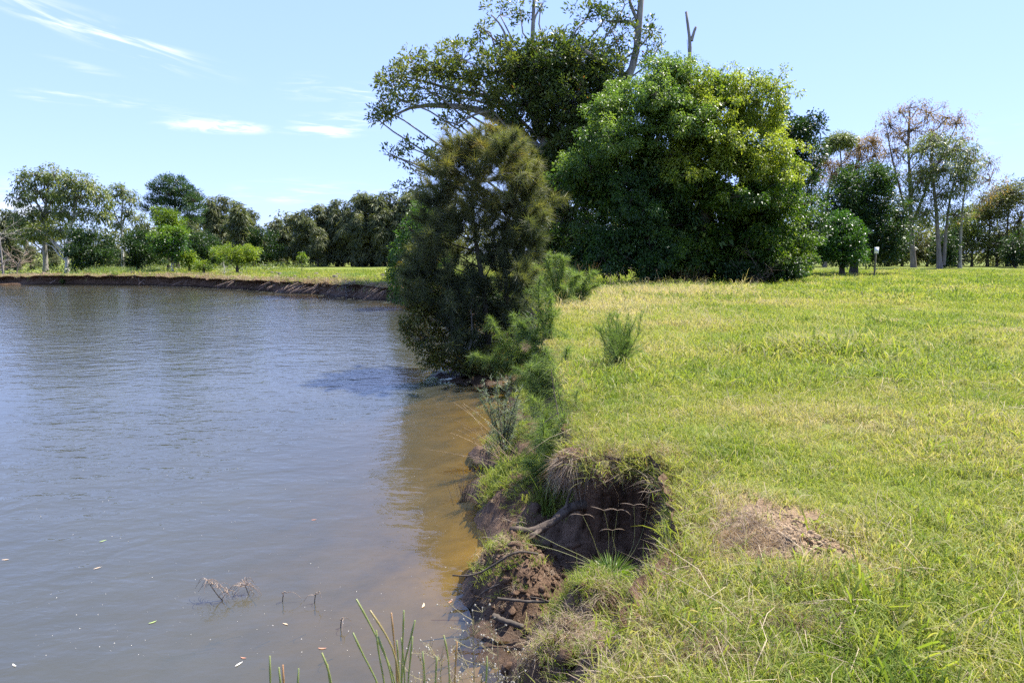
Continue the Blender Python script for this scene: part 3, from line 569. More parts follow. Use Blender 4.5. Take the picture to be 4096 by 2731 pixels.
gum('gum with pale green rounded top behind the dark evergreen', (3385, 1062), ((3380, 850), (3370, 700), (3360, 600)), 90, (.26, .08), ((3355, 560, 50, 28), (3330, 580, 35, 30), (3390, 565, 30, 30)), LEAF_GUM, 5000, tint=(.4, 1.0), barkm=BARK_GUM)
under = [(3620, 960, 100, 90, LEAF_OLIVE), (3720, 980, 90, 80, LEAF_OLIVE), (3900, 930, 110, 110, LEAF_GUM), (4000, 960, 110, 110, LEAF_OLIVE), (4080, 880, 70, 150, NEEDLE_FAR), (3960, 820, 70, 60, LEAF_OLIVE), (4075, 990, 45, 70, LEAF_DARK), (3790, 1000, 70, 60, LEAF_OLIVE), (3560, 1000, 60, 60, LEAF_GUM),
         (3840, 900, 60, 70, LEAF_GUM), (4040, 770, 60, 60, LEAF_OLIVE), (3780, 990, 30, 70, LEAF_DARK), (4180, 900, 90, 150, LEAF_OLIVE), (4300, 880, 100, 160, NEEDLE_FAR), (3250, 980, 90, 70, LEAF_OLIVE)]
words = ['olive scrub tree behind the sign post', 'olive scrub tree between the two tall gum trunks', 'pale green scrub tree right of the white-trunked gum', 'wide olive scrub tree near the lawn end, second from the frame edge', 'tall feathery she-oak at the frame edge beyond the lawn',
         'small olive crown rising over the pale scrub beyond the lawn', 'dark green bush low at the frame edge beyond the lawn', 'olive bush at the foot of the green-leaved gum', 'pale bush at the foot of the dark evergreen', 'pale green scrub behind the white-trunked gum', 'olive scrub crown high at the frame edge',
         'small dark bush hugging the green-leaved gum trunk', 'olive scrub tree just outside the frame edge beyond the lawn', 'feathery she-oak farther outside the frame beyond the lawn', 'olive scrub tree glimpsed behind the low fresh green tree']
for (px, py, rx, rz, mt), lab in zip(under, words):
    Yb = 94 if mt is not LEAF_DARK else 86
    b = base_at(px - 12, 1060, Yb); t = at(px, py, Yb)
    make_tree('scrub_tree', lab, [b, (b + t) / 2 + rng.normal(size=3) * .25, t], (.16, .06), [blob(px, py, Yb, rx, rz, 2.6), blob(px - rx * .4, py + rz * .45, Yb, rx * .7, rz * .5, 2.4), blob(px + rx * .45, py + rz * .5, Yb, rx * .6, rz * .5, 2.4)], BARK_BROWN, mt, 3600, .55, (.34, .13), per=16, fill=.35, group='scrub beyond the lawn', twig=.03)

# --- she-oak on the water's edge, seen close, and its companions
Y = 15.6
def sheoak_near():
    base = at(1965, 1470, Y); base[2] = hz(base[0], base[1]); root = empty('sheoak_tree', base, 'olive-brown feathery she-oak leaning from the water edge in front of the fig', 'tree')
    tb = MB(); cb = MB(); lb = MB()
    T1 = P3(Y, (1965, 1480), (1945, 1300), (1935, 1150), (1900, 950), (1880, 780), (1930, 640), (1960, 540))
    T2 = P3(Y + .25, (2050, 1470), (2040, 1300), (2020, 1120), (2010, 950), (2060, 800), (2080, 700))
    for T, a, b in ((T1, .085, .02), (T2, .075, .02)): p = resample(T, 22); p[0, 2] -= .2; tube(tb, p - base, np.linspace(a, b, 22), 8, lump=.1)
    spots = [(1950, 565, 60, 36), (1900, 600, 80, 45), (1990, 610, 70, 50), (2020, 580, 40, 36), (1830, 600, 80, 50), (1780, 660, 80, 50), (1870, 680, 90, 60), (1950, 670, 80, 60), (2070, 660, 70, 50), (2100, 680, 45, 50), (2060, 760, 90, 60), (2110, 760, 50, 70),
             (2010, 820, 80, 50), (2100, 840, 90, 70), (2130, 880, 45, 60), (1780, 760, 80, 60), (1730, 800, 60, 50), (1900, 800, 60, 60), (1760, 880, 80, 60), (1720, 930, 60, 60), (1840, 900, 70, 60), (1930, 900, 60, 60), (2060, 930, 80, 60), (2110, 960, 50, 40),
             (1820, 1000, 80, 60), (1720, 1020, 60, 60), (2080, 1010, 60, 60), (1980, 1020, 60, 60), (1680, 1070, 50, 50), (1860, 1200, 70, 60), (1990, 1210, 70, 60), (2090, 1180, 60, 60), (1780, 1230, 70, 60), (1700, 1180, 60, 60), (1940, 1300, 70, 60), (2060, 1300, 60, 60), (1840, 1330, 70, 60), (1980, 1400, 80, 50), (1880, 1430, 70, 40), (1790, 1100, 60, 60), (1900, 1120, 40, 60), (2000, 1120, 50, 60), (2080, 1090, 40, 50)]
    for px, py, rx, rz in spots:
        c = at(px, py, Y + rng.normal(0, .45)); s = Y / F; T = T1 if px < 1990 else T2; tp = np.array(T); below = c[2] - .35 - .3 * rng.random()
        a = np.array([np.interp(min(below, tp[-1][2]), tp[:, 2], tp[:, k]) for k in range(3)])
        p = bez(a, (a + c) / 2 + np.array([0, 0, -.12]), c, 6); tube(lb, p - base, np.linspace(.022, .007, 6), 4)
        orange = np.clip(.17 + (1000 - py) / 1300 + rng.normal(0, .12), .05, .75)
        for k in range(14):       # brushes
            q0 = c + rng.normal(size=3) * np.array([rx * s * .58, .38, rz * s * .60]); dr = unit((q0 - c) * np.array([1.2, 1.2, .6]) + np.array([0, 0, .35]))
            ln = .38; tube(lb, np.array([c, (c + q0) / 2 + (0, 0, -.03), q0 + dr * .2]) - base, [.006, .005, .003], 3, cap=False)
            m = 200; tpar = rng.random(m); P = q0 + dr * (tpar[:, None] - .55) * ln + rng.normal(size=(m, 3)) * .02
            A = unit(dr * .7 + rng.normal(size=(m, 3)) * .62); needles(cb, P - base, A, (.17 + .17 * rng.random(m)), .0072, np.clip(orange + (tpar - .6) * .35 + rng.normal(0, .1, m), 0, 1), .15)
    tb.build('trunk', BARK_DARK, root, True); lb.build('branches', BARK_DARK, root, True); cb.build('needles', NEEDLE_OLIVE, root)
sheoak_near()
Y = 15.0
bl = [blob(*q) for q in ((1700, 1010, Y + 1, 60, 90, .6), (1660, 1100, Y + 1, 70, 80, .6), (1760, 1180, Y + .5, 100, 90, .7), (1690, 1250, Y, 80, 70, .6), (1820, 1300, Y + .4, 90, 90, .7), (1700, 1350, Y, 80, 60, .6), (1640, 1310, Y, 35, 30, .35), (1780, 1400, Y, 80, 60, .6), (1860, 1180, Y + .6, 70, 80, .6), (1730, 1440, Y, 50, 30, .5), (1850, 1450, Y - .3, 90, 45, .6), (1960, 1440, Y - .2, 90, 50, .6), (2040, 1440, Y, 60, 45, .5))]
make_tree('mangrove_shrub', 'yellow-leaved glossy mangrove bush hanging over the water under the she-oak', [base_at(1840, 1500, Y)] + P3(Y, (1820, 1400), (1800, 1250), (1770, 1100)), (.05, .02), bl, BARK_GREY, LEAF_MANG, 21000, .13, (.075, .030), per=24, fill=.35, up=.4, cat='shrub', twig=.006, limb_r=.018,
          extra=[(P3(Y, (1850, 1490), (1760, 1440), (1680, 1330), (1640, 1300)), .025, .008), (P3(Y, (1850, 1480), (1890, 1350), (1880, 1180)), .03, .01)])
Y = 16.6
make_tree('dark_shrub', 'dark dense shrub low in the shade between the she-oak trunks', [base_at(1950, 1480, Y), *P3(Y, (1950, 1400), (1945, 1320))], (.04, .02), [blob(*q) for q in ((1900, 1330, Y, 80, 110, .6), (2010, 1280, Y, 90, 130, .7), (1880, 1420, Y, 70, 60, .5), (1980, 1420, Y, 90, 60, .6), (2090, 1200, Y, 60, 120, .6), (1940, 1180, Y + .4, 70, 80, .6))], BARK_DARK, LEAF_DARK, 9000, .14, (.08, .03), per=26, fill=.4, cat='shrub', twig=.006)
Y = 34
make_tree('leafy_shrub', 'bright green leafy tree leaning over the bank behind the she-oak', [base_at(1680, 1180, Y), *P3(Y, (1670, 1100), (1650, 950), (1690, 850))], (.12, .05), [blob(*q) for q in ((1690, 850, Y, 40, 60, .9), (1650, 930, Y, 60, 60, 1.1), (1620, 1020, Y, 60, 70, 1.2), (1590, 1110, Y, 50, 60, 1.1), (1660, 1100, Y, 80, 80, 1.3), (1600, 1185, Y, 50, 35, 1), (1740, 1000, Y, 80, 120, 1.3), (1700, 1180, Y, 80, 40, 1))], BARK_BROWN, LEAF_BRIGHT, 12000, .28, (.16, .05), per=30, fill=.35, up=.2)

# --- far bank: individual trees behind the eroded edge
def round_tree(name, label, px, py, Y, rx, rz, mat, n, base_py=1075, leaf=(.22, .11), clump=.42, barkm=BARK_DARK, blobs=None, **kw):
    kw.setdefault('lobe', max(.35, rx * Y / F * .40)); b = base_at(px, base_py, Y); t = at(px, py, Y)
    bb = blobs or [(px, py, rx * .8, rz * .75), (px - rx * .5, py + rz * .3, rx * .55, rz * .55), (px + rx * .5, py + rz * .35, rx * .55, rz * .55), (px, py + rz * .5, rx * .75, rz * .5), (px - rx * .2, py - rz * .5, rx * .55, rz * .45)]
    return make_tree(name, label, [b, (b * .6 + t * .4), t], (.14, .06), [blob(q[0], q[1], Y, q[2], q[3]) for q in bb], barkm, mat, n, clump, leaf, per=22, fill=.35, **kw)
gum('tall spreading gum with thick pale trunk on the far left bank', (182, 1084), ((180, 1000), (178, 930), (175, 860), (190, 780)), 72, (.27, .10),
    ((90, 720, 35, 40), (150, 700, 50, 35), (215, 700, 50, 40), (80, 790, 40, 40), (160, 770, 60, 45), (230, 770, 45, 45), (120, 870, 70, 40), (70, 900, 40, 30), (200, 850, 60, 40)), LEAF_GUM, 5600, leaf=(.34, .12), clump=.36, barkm=BARK_GREY,
    extra=[(P3(72, (178, 880), (150, 810), (100, 770), (70, 730)), .14, .04), (P3(72, (178, 870), (210, 790), (230, 720)), .14, .04)])
gum('white-limbed gum with forked trunk beside the round dark tree', (268, 1083), ((268, 1000), (275, 930), (300, 850), (310, 780)), 70, (.20, .09),
    ((290, 720, 50, 35), (350, 740, 50, 40), (250, 770, 40, 45), (310, 790, 60, 35), (400, 790, 45, 45), (270, 850, 50, 35), (350, 850, 40, 25), (410, 860, 40, 30), (170, 930, 60, 40), (110, 940, 50, 35), (240, 920, 40, 30)), LEAF_GUM, 6600, leaf=(.34, .12), clump=.36, tint=(.3, 1.0),
    extra=[(P3(70, (266, 1010), (235, 985), (200, 955), (175, 930)), .12, .05), (P3(70, (300, 860), (340, 830), (380, 850)), .1, .03), (P3(70, (300, 850), (290, 770), (270, 720)), .1, .03)])
gum('slim open-crowned gum between the white-limbed gum and the pine', (492, 1070), ((488, 960), (485, 880), (490, 800)), 78, (.16, .06), ((490, 760, 45, 28), (455, 790, 35, 30), (525, 795, 35, 30), (430, 850, 30, 30), (500, 850, 40, 30), (545, 870, 35, 30), (470, 900, 35, 25)), LEAF_GUM, 2600, leaf=(.32, .11), clump=.34,
    extra=[(P3(78, (487, 930), (460, 850), (435, 800)), .07, .03), (P3(78, (488, 900), (520, 830), (540, 790)), .07, .03)])
Y = 84
pb = [(690, 725, 55, 25), (740, 760, 50, 22), (640, 750, 45, 22), (690, 775, 85, 22), (620, 800, 45, 20), (760, 800, 50, 20), (680, 815, 80, 18), (600, 835, 35, 15), (775, 835, 40, 18), (690, 850, 60, 15), (770, 880, 40, 15), (640, 870, 35, 14), (730, 915, 50, 12)]
make_tree('pine_tree', 'broad umbrella-crowned pine standing over the far bank', [base_at(705, 1064, Y)] + P3(Y, (704, 950), (702, 850), (696, 740)), (.3, .1), [blob(q[0], q[1], Y, q[2], q[3], 1.8) for q in pb], BARK_DARK, NEEDLE_PINE, 15000, .36, (.34, .07), per=26, fill=.3, up=.7, droop=.0, twig=.03)
round_tree('round_tree', 'dense round dark green tree at the edge of the far left bank', 358, 985, 66, 82, 100, LEAF_DARK, 9500, 1085)
round_tree('round_tree', 'dark bushy tree left of the yellow-topped round tree', 555, 995, 70, 72, 75, LEAF_DARK, 6500, 1078)
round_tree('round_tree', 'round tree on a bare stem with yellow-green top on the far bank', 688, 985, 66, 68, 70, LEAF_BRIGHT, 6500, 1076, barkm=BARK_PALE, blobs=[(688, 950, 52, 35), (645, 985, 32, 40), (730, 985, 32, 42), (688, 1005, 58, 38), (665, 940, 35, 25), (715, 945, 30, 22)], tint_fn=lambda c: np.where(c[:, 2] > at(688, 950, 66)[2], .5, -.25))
round_tree('round_tree', 'yellow-green tree rising behind the stemmed round tree', 672, 880, 74, 50, 50, LEAF_LIME, 4200, 1072, tint=(0, .6))
round_tree('low_bush', 'small yellow-green bush right of the stemmed round tree', 757, 1035, 66, 30, 26, LEAF_LIME, 1500, 1072, cat='shrub')
round_tree('round_tree', 'dark evergreen bush below the pine', 820, 990, 76, 85, 68, LEAF_DARK, 6500, 1066)
round_tree('round_tree', 'dark green tree left of the she-oak row', 1060, 980, 96, 60, 75, LEAF_DARK, 4500, 1060, leaf=(.3, .14), clump=.5)
round_tree('umbrella_shrub', 'wide lime-green umbrella-shaped shrub on the far lawn', 948, 1020, 62, 85, 36, LEAF_LIME, 6500, 1070, leaf=(.17, .07), clump=.26, cat='shrub', blobs=[(930, 1000, 50, 18), (980, 1010, 48, 20), (890, 1025, 30, 18), (1005, 1035, 26, 22), (950, 1035, 60, 25)])
sap = base_at(1208, 1105, 49.5); make_tree('sapling', 'lone thin sapling with yellow-green head on the far lawn', [sap, *P3(49.5, (1207, 1070), (1206, 1030))], (.025, .012), [blob(*q) for q in ((1205, 1022, 49.5, 17, 15, .35), (1196, 1034, 49.5, 12, 9, .25), (1218, 1036, 49.5, 10, 9, .25), (1206, 1060, 49.5, 9, 4, .2))], BARK_BROWN, LEAF_LIME, 420, .12, (.13, .06), per=12, fill=.4, twig=.006)
# she-oak prototypes, copied along the back of the far lawn
def sheoak_far(label, seed, hgt, wid, dens=5600, leafm=NEEDLE_FAR):
    bb = []
    for k in range(11):
        t = .10 + .86 * k / 10; r_ = wid * (.7 + .7 * rng.random()) * math.sin(min(1, (1.10 - t) * 3.2) * math.pi / 2)
        bb.append((rng.normal(0, wid * .6), rng.normal(0, wid * .6), hgt * t, r_ * .8, r_ * .8, hgt * .13))
    return make_tree('sheoak_tree', label, [(0, 0, 0), (.1, 0, hgt * .4), (-.05, .05, hgt * .75), (0, 0, hgt * .95)], (.17, .04), bb, BARK_DARK, leafm, dens, .5, (.55, .12), per=22, kind='needle', fill=.3, up=-.6, droop=.5, group='she-oaks behind the far lawn', twig=.02)
protos = [sheoak_far('', 1, 10, 1.3), sheoak_far('', 2, 9, 1.1), sheoak_far('', 3, 11, 1.5)]
PH = (10, 9, 11); used = set()
ordn = ['first', 'second', 'third', 'fourth', 'fifth', 'sixth', 'seventh', 'eighth', 'ninth', 'tenth', 'eleventh', 'twelfth', 'thirteenth', 'fourteenth', 'fifteenth', 'sixteenth']
row = [(1195, 868, 98), (1245, 848, 98), (1300, 832, 98), (1352, 812, 98), (1408, 798, 97), (1462, 790, 97), (1515, 792, 97), (1565, 782, 97), (1612, 776, 96), (1660, 790, 96), (1710, 800, 96), (1270, 880, 95), (1430, 850, 95), (1540, 850, 95)]
more = [(850, 786, 100, 'slim she-oak just right of the pine'), (890, 800, 101, 'second slim she-oak right of the pine'), (965, 822, 97, 'dark open she-oak standing alone before the gap in the treeline'), (1010, 850, 99, 'lower she-oak beside the lone dark one'),
        (1110, 885, 103, 'low olive she-oak in the gap left of the she-oak row'), (1150, 880, 102, 'olive she-oak at the open end of the she-oak row'), (780, 870, 104, 'olive she-oak in the haze behind the pine'), (925, 870, 104, 'pale she-oak between the slim pair and the lone one'), (600, 900, 104, 'olive she-oak behind the dark bushy tree'),
        (440, 960, 96, 'olive she-oak in the gap beside the round dark tree'), (475, 985, 90, 'low olive she-oak at the slim gum foot'), (30, 850, 80, 'brown-olive she-oak at the left frame edge'), (120, 960, 84, 'olive she-oak behind the thick pale trunk'), (215, 960, 86, 'olive she-oak between the two left gums'), (70, 985, 80, 'low olive she-oak behind the grey dead trees'),
        (-60, 840, 82, 'she-oak just outside the left frame edge'), (-150, 820, 84, 'she-oak farther outside the left frame edge'), (1760, 800, 95, 'she-oak seen through the riverside she-oak branches'), (1820, 810, 95, 'she-oak hidden behind the riverside she-oak'), (310, 985, 90, 'olive she-oak behind the round dark tree')]
allr = [(a, b, c, f'{ordn[i]} tree from the left in the dense she-oak row behind the far lawn') for i, (a, b, c) in enumerate(sorted(row))] + more
for i, (px, top, Yb, lab) in enumerate(allr):
    k = i % 3; o = protos[k] if k not in used else copy_tree(protos[k]); used.add(k)
    b = base_at(px, 1058, Yb); h = at(px, top, Yb)[2] - b[2]; s = h / PH[k]
    o.location = tuple(b); sxy = s * (1.0 + .4 * rng.random()); o.scale = (sxy, sxy, s); o.rotation_euler = (0, 0, rng.random() * 6.28); o['label'] = lab
# grey dead trees at the left end
def bare_tree(name, label, base, h, spread, n, mat, r=.05, cat='dead tree', group=None, depth=2, lean=(0, 0)):
    root = empty(name, base, label, cat, group); tb = MB(); lb = MB()
    top = np.array([lean[0], lean[1], h]); p = bez((0, 0, -.1), (0, 0, h * .5), top * .9, 9); tube(tb, p, np.linspace(r, r * .3, 9), 6, lump=.1)
    for k in range(n):
        a = p[int(1 + 7 * rng.random())]; d = unit(rng.normal(size=3) * np.array([1, 1, .4]) + np.array([0, 0, .55])); ln = spread * (.5 + .7 * rng.random()); c = a + d * ln
        q = bez(a, (a + c) / 2 + rng.normal(size=3) * ln * .12, c, 5); tube(lb, q, np.linspace(r * .35, r * .1, 5), 4)
        for _ in range(5 * depth):
            e = q[rng.integers(1, 5)]; d2 = unit(d + rng.normal(size=3) * .8); l2 = ln * (.2 + .4 * rng.random()); tube(lb, np.array([e, e + d2 * l2 * .5 + rng.normal(size=3) * .03 * l2, e + d2 * l2]), [r * .14, r * .1, r * .05], 3, cap=False)
    tb.build('trunk', mat, root, True); tag(lb.build('branches', mat, root, True), kind='stuff'); return root
bare_tree('dead_tree', 'grey leafless tree at the water edge, far left', base_at(15, 1118, 61), 4.6, 1.8, 26, BARK_GREY, .09)
bare_tree('dead_tree', 'grey bare bush leaning over the far left bank', base_at(70, 1112, 62), 2.4, 1.6, 22, TWIG_TAN, .06, lean=(1.2, 0))
bare_tree('dead_bush', 'small bleached bare bush on the far lawn beside the umbrella shrub', base_at(898, 1078, 57), 1.0, .6, 12, BARK_PALE, .03, cat='bush')
bare_tree('dead_bush', 'grey leafless bush at the foot of the far bank', at(1385, 1187, 43) * (1, 1, 0) + (0, 0, .0), 1.1, .75, 18, BARK_GREY, .03, cat='bush')
bare_tree('fallen_brush', 'tangle of fallen branches under the camphor at the lawn edge', base_at(3010, 1108, 36), .5, 1.5, 20, BARK_BROWN, .05, cat='branches', lean=(1.0, 0))

# --- sign on its post
def sign(label, px, py_base, py_top, Y, bands=True):
    b = base_at(px, py_base, Y); h = at(px, py_top, Y)[2] - b[2]; root = empty('sign_post', b, label, 'sign')
    def box(mb, c, s): 
        x, y, z = np.array(s) / 2; v = np.array([[i, j, k] for i in (-x, x) for j in (-y, y) for k in (-z, z)]) + np.array(c)
        mb.add(v, None, [[0, 1, 3, 2], [4, 6, 7, 5], [0, 4, 5, 1], [2, 3, 7, 6], [0, 2, 6, 4], [1, 5, 7, 3]])
    m = MB(); tube(m, [(0, 0, -.2), (0, 0, h * .5), (0, 0, h - .02)], .075, 10, lump=.05); m.build('post', bark('post_timber', (.10, .085, .06), (.2, .17, .12), 12), root, True)
    pw, ph = .33, .48; m = MB(); box(m, (0, -.09, h - ph / 2 + .02), (pw, .012, ph)); bd = m.build('board', plain('sign_white', (.78, .78, .78), .5, .05), root)
    if bands:
        red = plain('sign_red', (.22, .02, .03), .5, .1); grey = plain('sign_print', (.35, .35, .35), .6, .2)
        m = MB(); box(m, (0, -.0985, h - .24), (.17, .004, .04)); m.build('red_bar', red, bd)
        m = MB()
        for k in range(5): box(m, (-.07 + k * .035, -.0985, h - .085 + (k % 2) * .006), (.024, .004, .022))
        m.build('print_line', grey, bd)
        m = MB(); box(m, (0, -.0985, h - .40), (.12, .004, .012)); m.build('print_line', grey, bd)
sign('small white notice with dark red bar on a timber post on the lawn', 3498, 1092, 990, 53.5)
sign('tiny distant white notice on the far bank below the pine', 787, 1063, 1040, 70, False)

# ------------------------------------------------------------------ grass: tufts set out over points
def blade_tuft(name, n, rad, h, wid, lean, mat, seed, curl=.5):
    r = np.random.default_rng(seed); mb = MB(); a = r.random(n) * 6.28; q = np.sqrt(r.random(n)) * rad
    P = np.stack([np.cos(a) * q, np.sin(a) * q, np.full(n, -.015)], -1); b = r.random(n) * 6.28; hh = h * (.35 + .75 * r.random(n)); ln = lean * (.15 + r.random(n))
    D = np.stack([np.cos(b), np.sin(b), np.zeros(n)], -1); S = np.stack([-np.sin(b), np.cos(b), np.zeros(n)], -1); tw = r.normal(0, .7, n)[:, None]; S = unit(S * np.cos(tw) + D * np.sin(tw))
    z = np.array([0, 0, 1.0]); w_ = wid * (.6 + .7 * r.random(n))[:, None] * .5
    m1 = P + z * hh[:, None] * .5 + D * (hh * ln * .35)[:, None]; m2 = P + z * (hh * (1 - .25 * ln * curl))[:, None] * .85 + D * (hh * ln * .8)[:, None]; t = P + z * (hh * (1 - .55 * ln * curl))[:, None] * .95 + D * (hh * ln * 1.35)[:, None]
    v = np.stack([P - S * w_, P + S * w_, m1 + S * w_, m1 - S * w_, m2 + S * w_ * .7, m2 - S * w_ * .7, t], 1).reshape(-1, 3); k = np.arange(n)[:, None] * 7
    mb.add(v, k + np.array([[5, 4, 6]]), np.concatenate([k + np.array([[0, 1, 2, 3]]), k + np.array([[3, 2, 4, 5]])]), np.repeat(r.random(n), 7))
    o = bpy.data.objects.new(name, mb.mesh(name)); o.data.materials.append(mat); return o
def grass_fac(t):
    g = N(t, 'ShaderNodeNewGeometry').outputs['Position']
    a = mth(t, 'MULTIPLY', attr(t, 'tint'), .30); b = mth(t, 'MULTIPLY', mth(t, 'SUBTRACT', noise(t, .9, 3, g), .5), .55)
    return mth(t, 'ADD', mth(t, 'ADD', a, b), attr(t, 'dry', 'INSTANCER'), clamp=True)
GRASS = foliage('grass_blade', ((0, (.082, .135, .018)), (.28, (.165, .225, .030)), (.52, (.280, .300, .056)), (.74, (.36, .31, .155)), (1, (.46, .38, .25))), .46, .55, .22, (1.4, 1.4, .75), grass_fac)
STRAW = foliage('straw', ((0, (.17, .125, .09)), (.5, (.33, .25, .17)), (1, (.50, .40, .26))), .3, .6, .3, (1.2, 1.0, .6))
def collection(name, objs):
    c = bpy.data.collections.new(name)
    for o in objs: c.objects.link(o)
    return c
def scatter(name, pts, rot, scl, idx_, dry, coll, kind='stuff'):
    me = bpy.data.meshes.new(name); n = len(pts); me.vertices.add(n); me.vertices.foreach_set('co', np.asarray(pts, np.float32).ravel())
    for an, ty, key, val in (('rot', 'FLOAT_VECTOR', 'vector', rot), ('scl', 'FLOAT_VECTOR', 'vector', scl), ('pick', 'INT', 'value', idx_), ('dry', 'FLOAT', 'value', dry)):
        a = me.attributes.new(an, ty, 'POINT'); a.data.foreach_set(key, np.asarray(val, np.int32 if ty == 'INT' else np.float32).ravel())
    me.update(); o = bpy.data.objects.new(name, me); C.objects.link(o)
    ng = bpy.data.node_groups.new(name + '_nodes', 'GeometryNodeTree')
    ng.interface.new_socket('Geometry', in_out='INPUT', socket_type='NodeSocketGeometry'); ng.interface.new_socket('Geometry', in_out='OUTPUT', socket_type='NodeSocketGeometry')
    gi, go = ng.nodes.new('NodeGroupInput'), ng.nodes.new('NodeGroupOutput'); ins = ng.nodes.new('GeometryNodeInstanceOnPoints'); ci = ng.nodes.new('GeometryNodeCollectionInfo')
    ci.inputs['Collection'].default_value = coll; ci.inputs['Separate Children'].default_value = True; ci.inputs['Reset Children'].default_value = True; ins.inputs['Pick Instance'].default_value = True
    def na(nm, ty): n_ = ng.nodes.new('GeometryNodeInputNamedAttribute'); n_.data_type = ty; n_.inputs['Name'].default_value = nm; return [s for s in n_.outputs if s.enabled and s.name == 'Attribute'][0]
    L_ = ng.links.new; L_(gi.outputs[0], ins.inputs['Points']); L_(ci.outputs[0], ins.inputs['Instance']); L_(na('pick', 'INT'), ins.inputs['Instance Index'])
    e = ng.nodes.new('FunctionNodeEulerToRotation'); L_(na('rot', 'FLOAT_VECTOR'), e.inputs[0]); L_(e.outputs[0], ins.inputs['Rotation']); L_(na('scl', 'FLOAT_VECTOR'), ins.inputs['Scale']); L_(ins.outputs[0], go.inputs[0])
    md = o.modifiers.new('scatter', 'NODES'); md.node_group = ng; tag(o, kind=kind); return o
near = [blade_tuft(f'near_tuft_{k}', 26, .11, .10, .0052, 1.0, GRASS, k) for k in range(6)]
mid = [blade_tuft(f'mid_tuft_{k}', 40, .20, .115, .0085, 1.0, GRASS, 20 + k) for k in range(4)]
tall = []
far = [blade_tuft(f'far_tuft_{k}', 44, .42, .12, .020, .9, GRASS, 40 + k) for k in range(3)]
stalk = [blade_tuft(f'stalk_{k}', 5, .06, .30, .0035, 1.3, GRASS, 60 + k, .9) for k in range(4)]
big = [blade_tuft(f'bigtuft_{k}', 20, .13, .15, .0075, 1.25, GRASS, 10 + k, .8) for k in range(5)]
broad = [blade_tuft(f'weed_{k}', 14, .05, .075, .017, 2.2, GRASS, 65 + k, .9) for k in range(3)]
litter = [blade_tuft(f'litter_{k}', 9, .10, .16, .0032, 3.2, STRAW, 75 + k, 1.75) for k in range(3)]
LAWN = collection('lawn_tufts', near + mid + far + stalk + broad + litter + big)      # collection info sorts children by name
names = sorted(o.name for o in near + mid + far + stalk + broad + litter + big); IX = {n: i for i, n in enumerate(names)}
def ids(prefix, n):
    k = [IX[x] for x in names if x.startswith(prefix)]; return np.array(k)[rng.integers(0, len(k), n)]
def in_view(x, y, pad=.6):
    return (y > .7) & (x > -y * .75 - pad - .3) & (x < y * 1.02 + 2.2)
ALL = []
def lay(x, y, kind, s, dry=0.0, tilt=.22, mask=None):
    m = in_view(x, y); x, y = x[m], y[m]; h, d = height(x, y); k = d > .0
    if mask is not None: k &= mask(x, y, h, d)
    x, y, h, d = x[k], y[k], h[k], d[k]; n = len(x)
    big = fbm(x * .45, y * .45, 91, 3); dr = .25 + dry + big * .95 + rng.normal(0, .09, n) + .24 * sstep(.35, .02, d)
    q = mound_q(x, y); keep = (q > 1.0 - .25 * rng.random(n)) | (rng.random(n) < .03); dr = dr + .16 * sstep(1.5, 1.0, q)
    sz = s * (.65 + .6 * rng.random(n)) * (1 + .9 * fbm(x * 1.1, y * 1.1, 95, 3))
    ALL.append(tuple(v[keep] for v in (np.stack([x, y, h], -1), np.stack([rng.normal(0, tilt, n), rng.normal(0, tilt, n), rng.random(n) * 6.28], -1), np.stack([sz, sz, sz * (.8 + .5 * rng.random(n))], -1), ids(kind, n), np.clip(dr, -.1, .75))))
def polar(n, r0, r1, p=1.0):
    """points thinning out with distance"""
    r = (r0 ** p + (r1 ** p - r0 ** p) * rng.random(n)) ** (1 / p); x = rng.uniform(-.62, .95, n) * r + rng.uniform(0, 1, n) * 1.2 * (rng.random(n) < .25); return x, r
x, y = polar(15500, .9, 9.5, 1.5); lay(x, y, 'near', .88)
x, y = polar(7200, .9, 8.5, 1.3); lay(x, y, 'bigtuft', .64, .04, .35)
x, y = polar(17000, 8, 26, 1.5); lay(x, y, 'mid', 1.15)
x, y = polar(20000, 22, 75, 1.3); lay(x, y, 'far', 1.2)
x, y = polar(3000, 2, 14, 1.3); lay(x, y, 'stalk', .9, .42, .4)
x, y = polar(2400, 12, 30, 1.3); lay(x, y, 'stalk', 1.1, .45, .4)
x, y = polar(2600, 2, 12, 1.4); lay(x, y, 'weed', 1.0, -.18, .3, lambda x, y, h, d: fbm(x * 1.3, y * 1.3, 303, 3) > .05)
x, y = polar(4200, 2, 13, 1.4); lay(x, y, 'litter', .8, .3, .3, lambda x, y, h, d: fbm(x * .9, y * .9, 313, 3) > .0)
x, y = polar(900, 2.2, 9, 1.4); lay(x, y, 'near', 1.7, -.12, .3, lambda x, y, h, d: fbm(x * 1.0, y * 1.0, 323, 3) > .08)
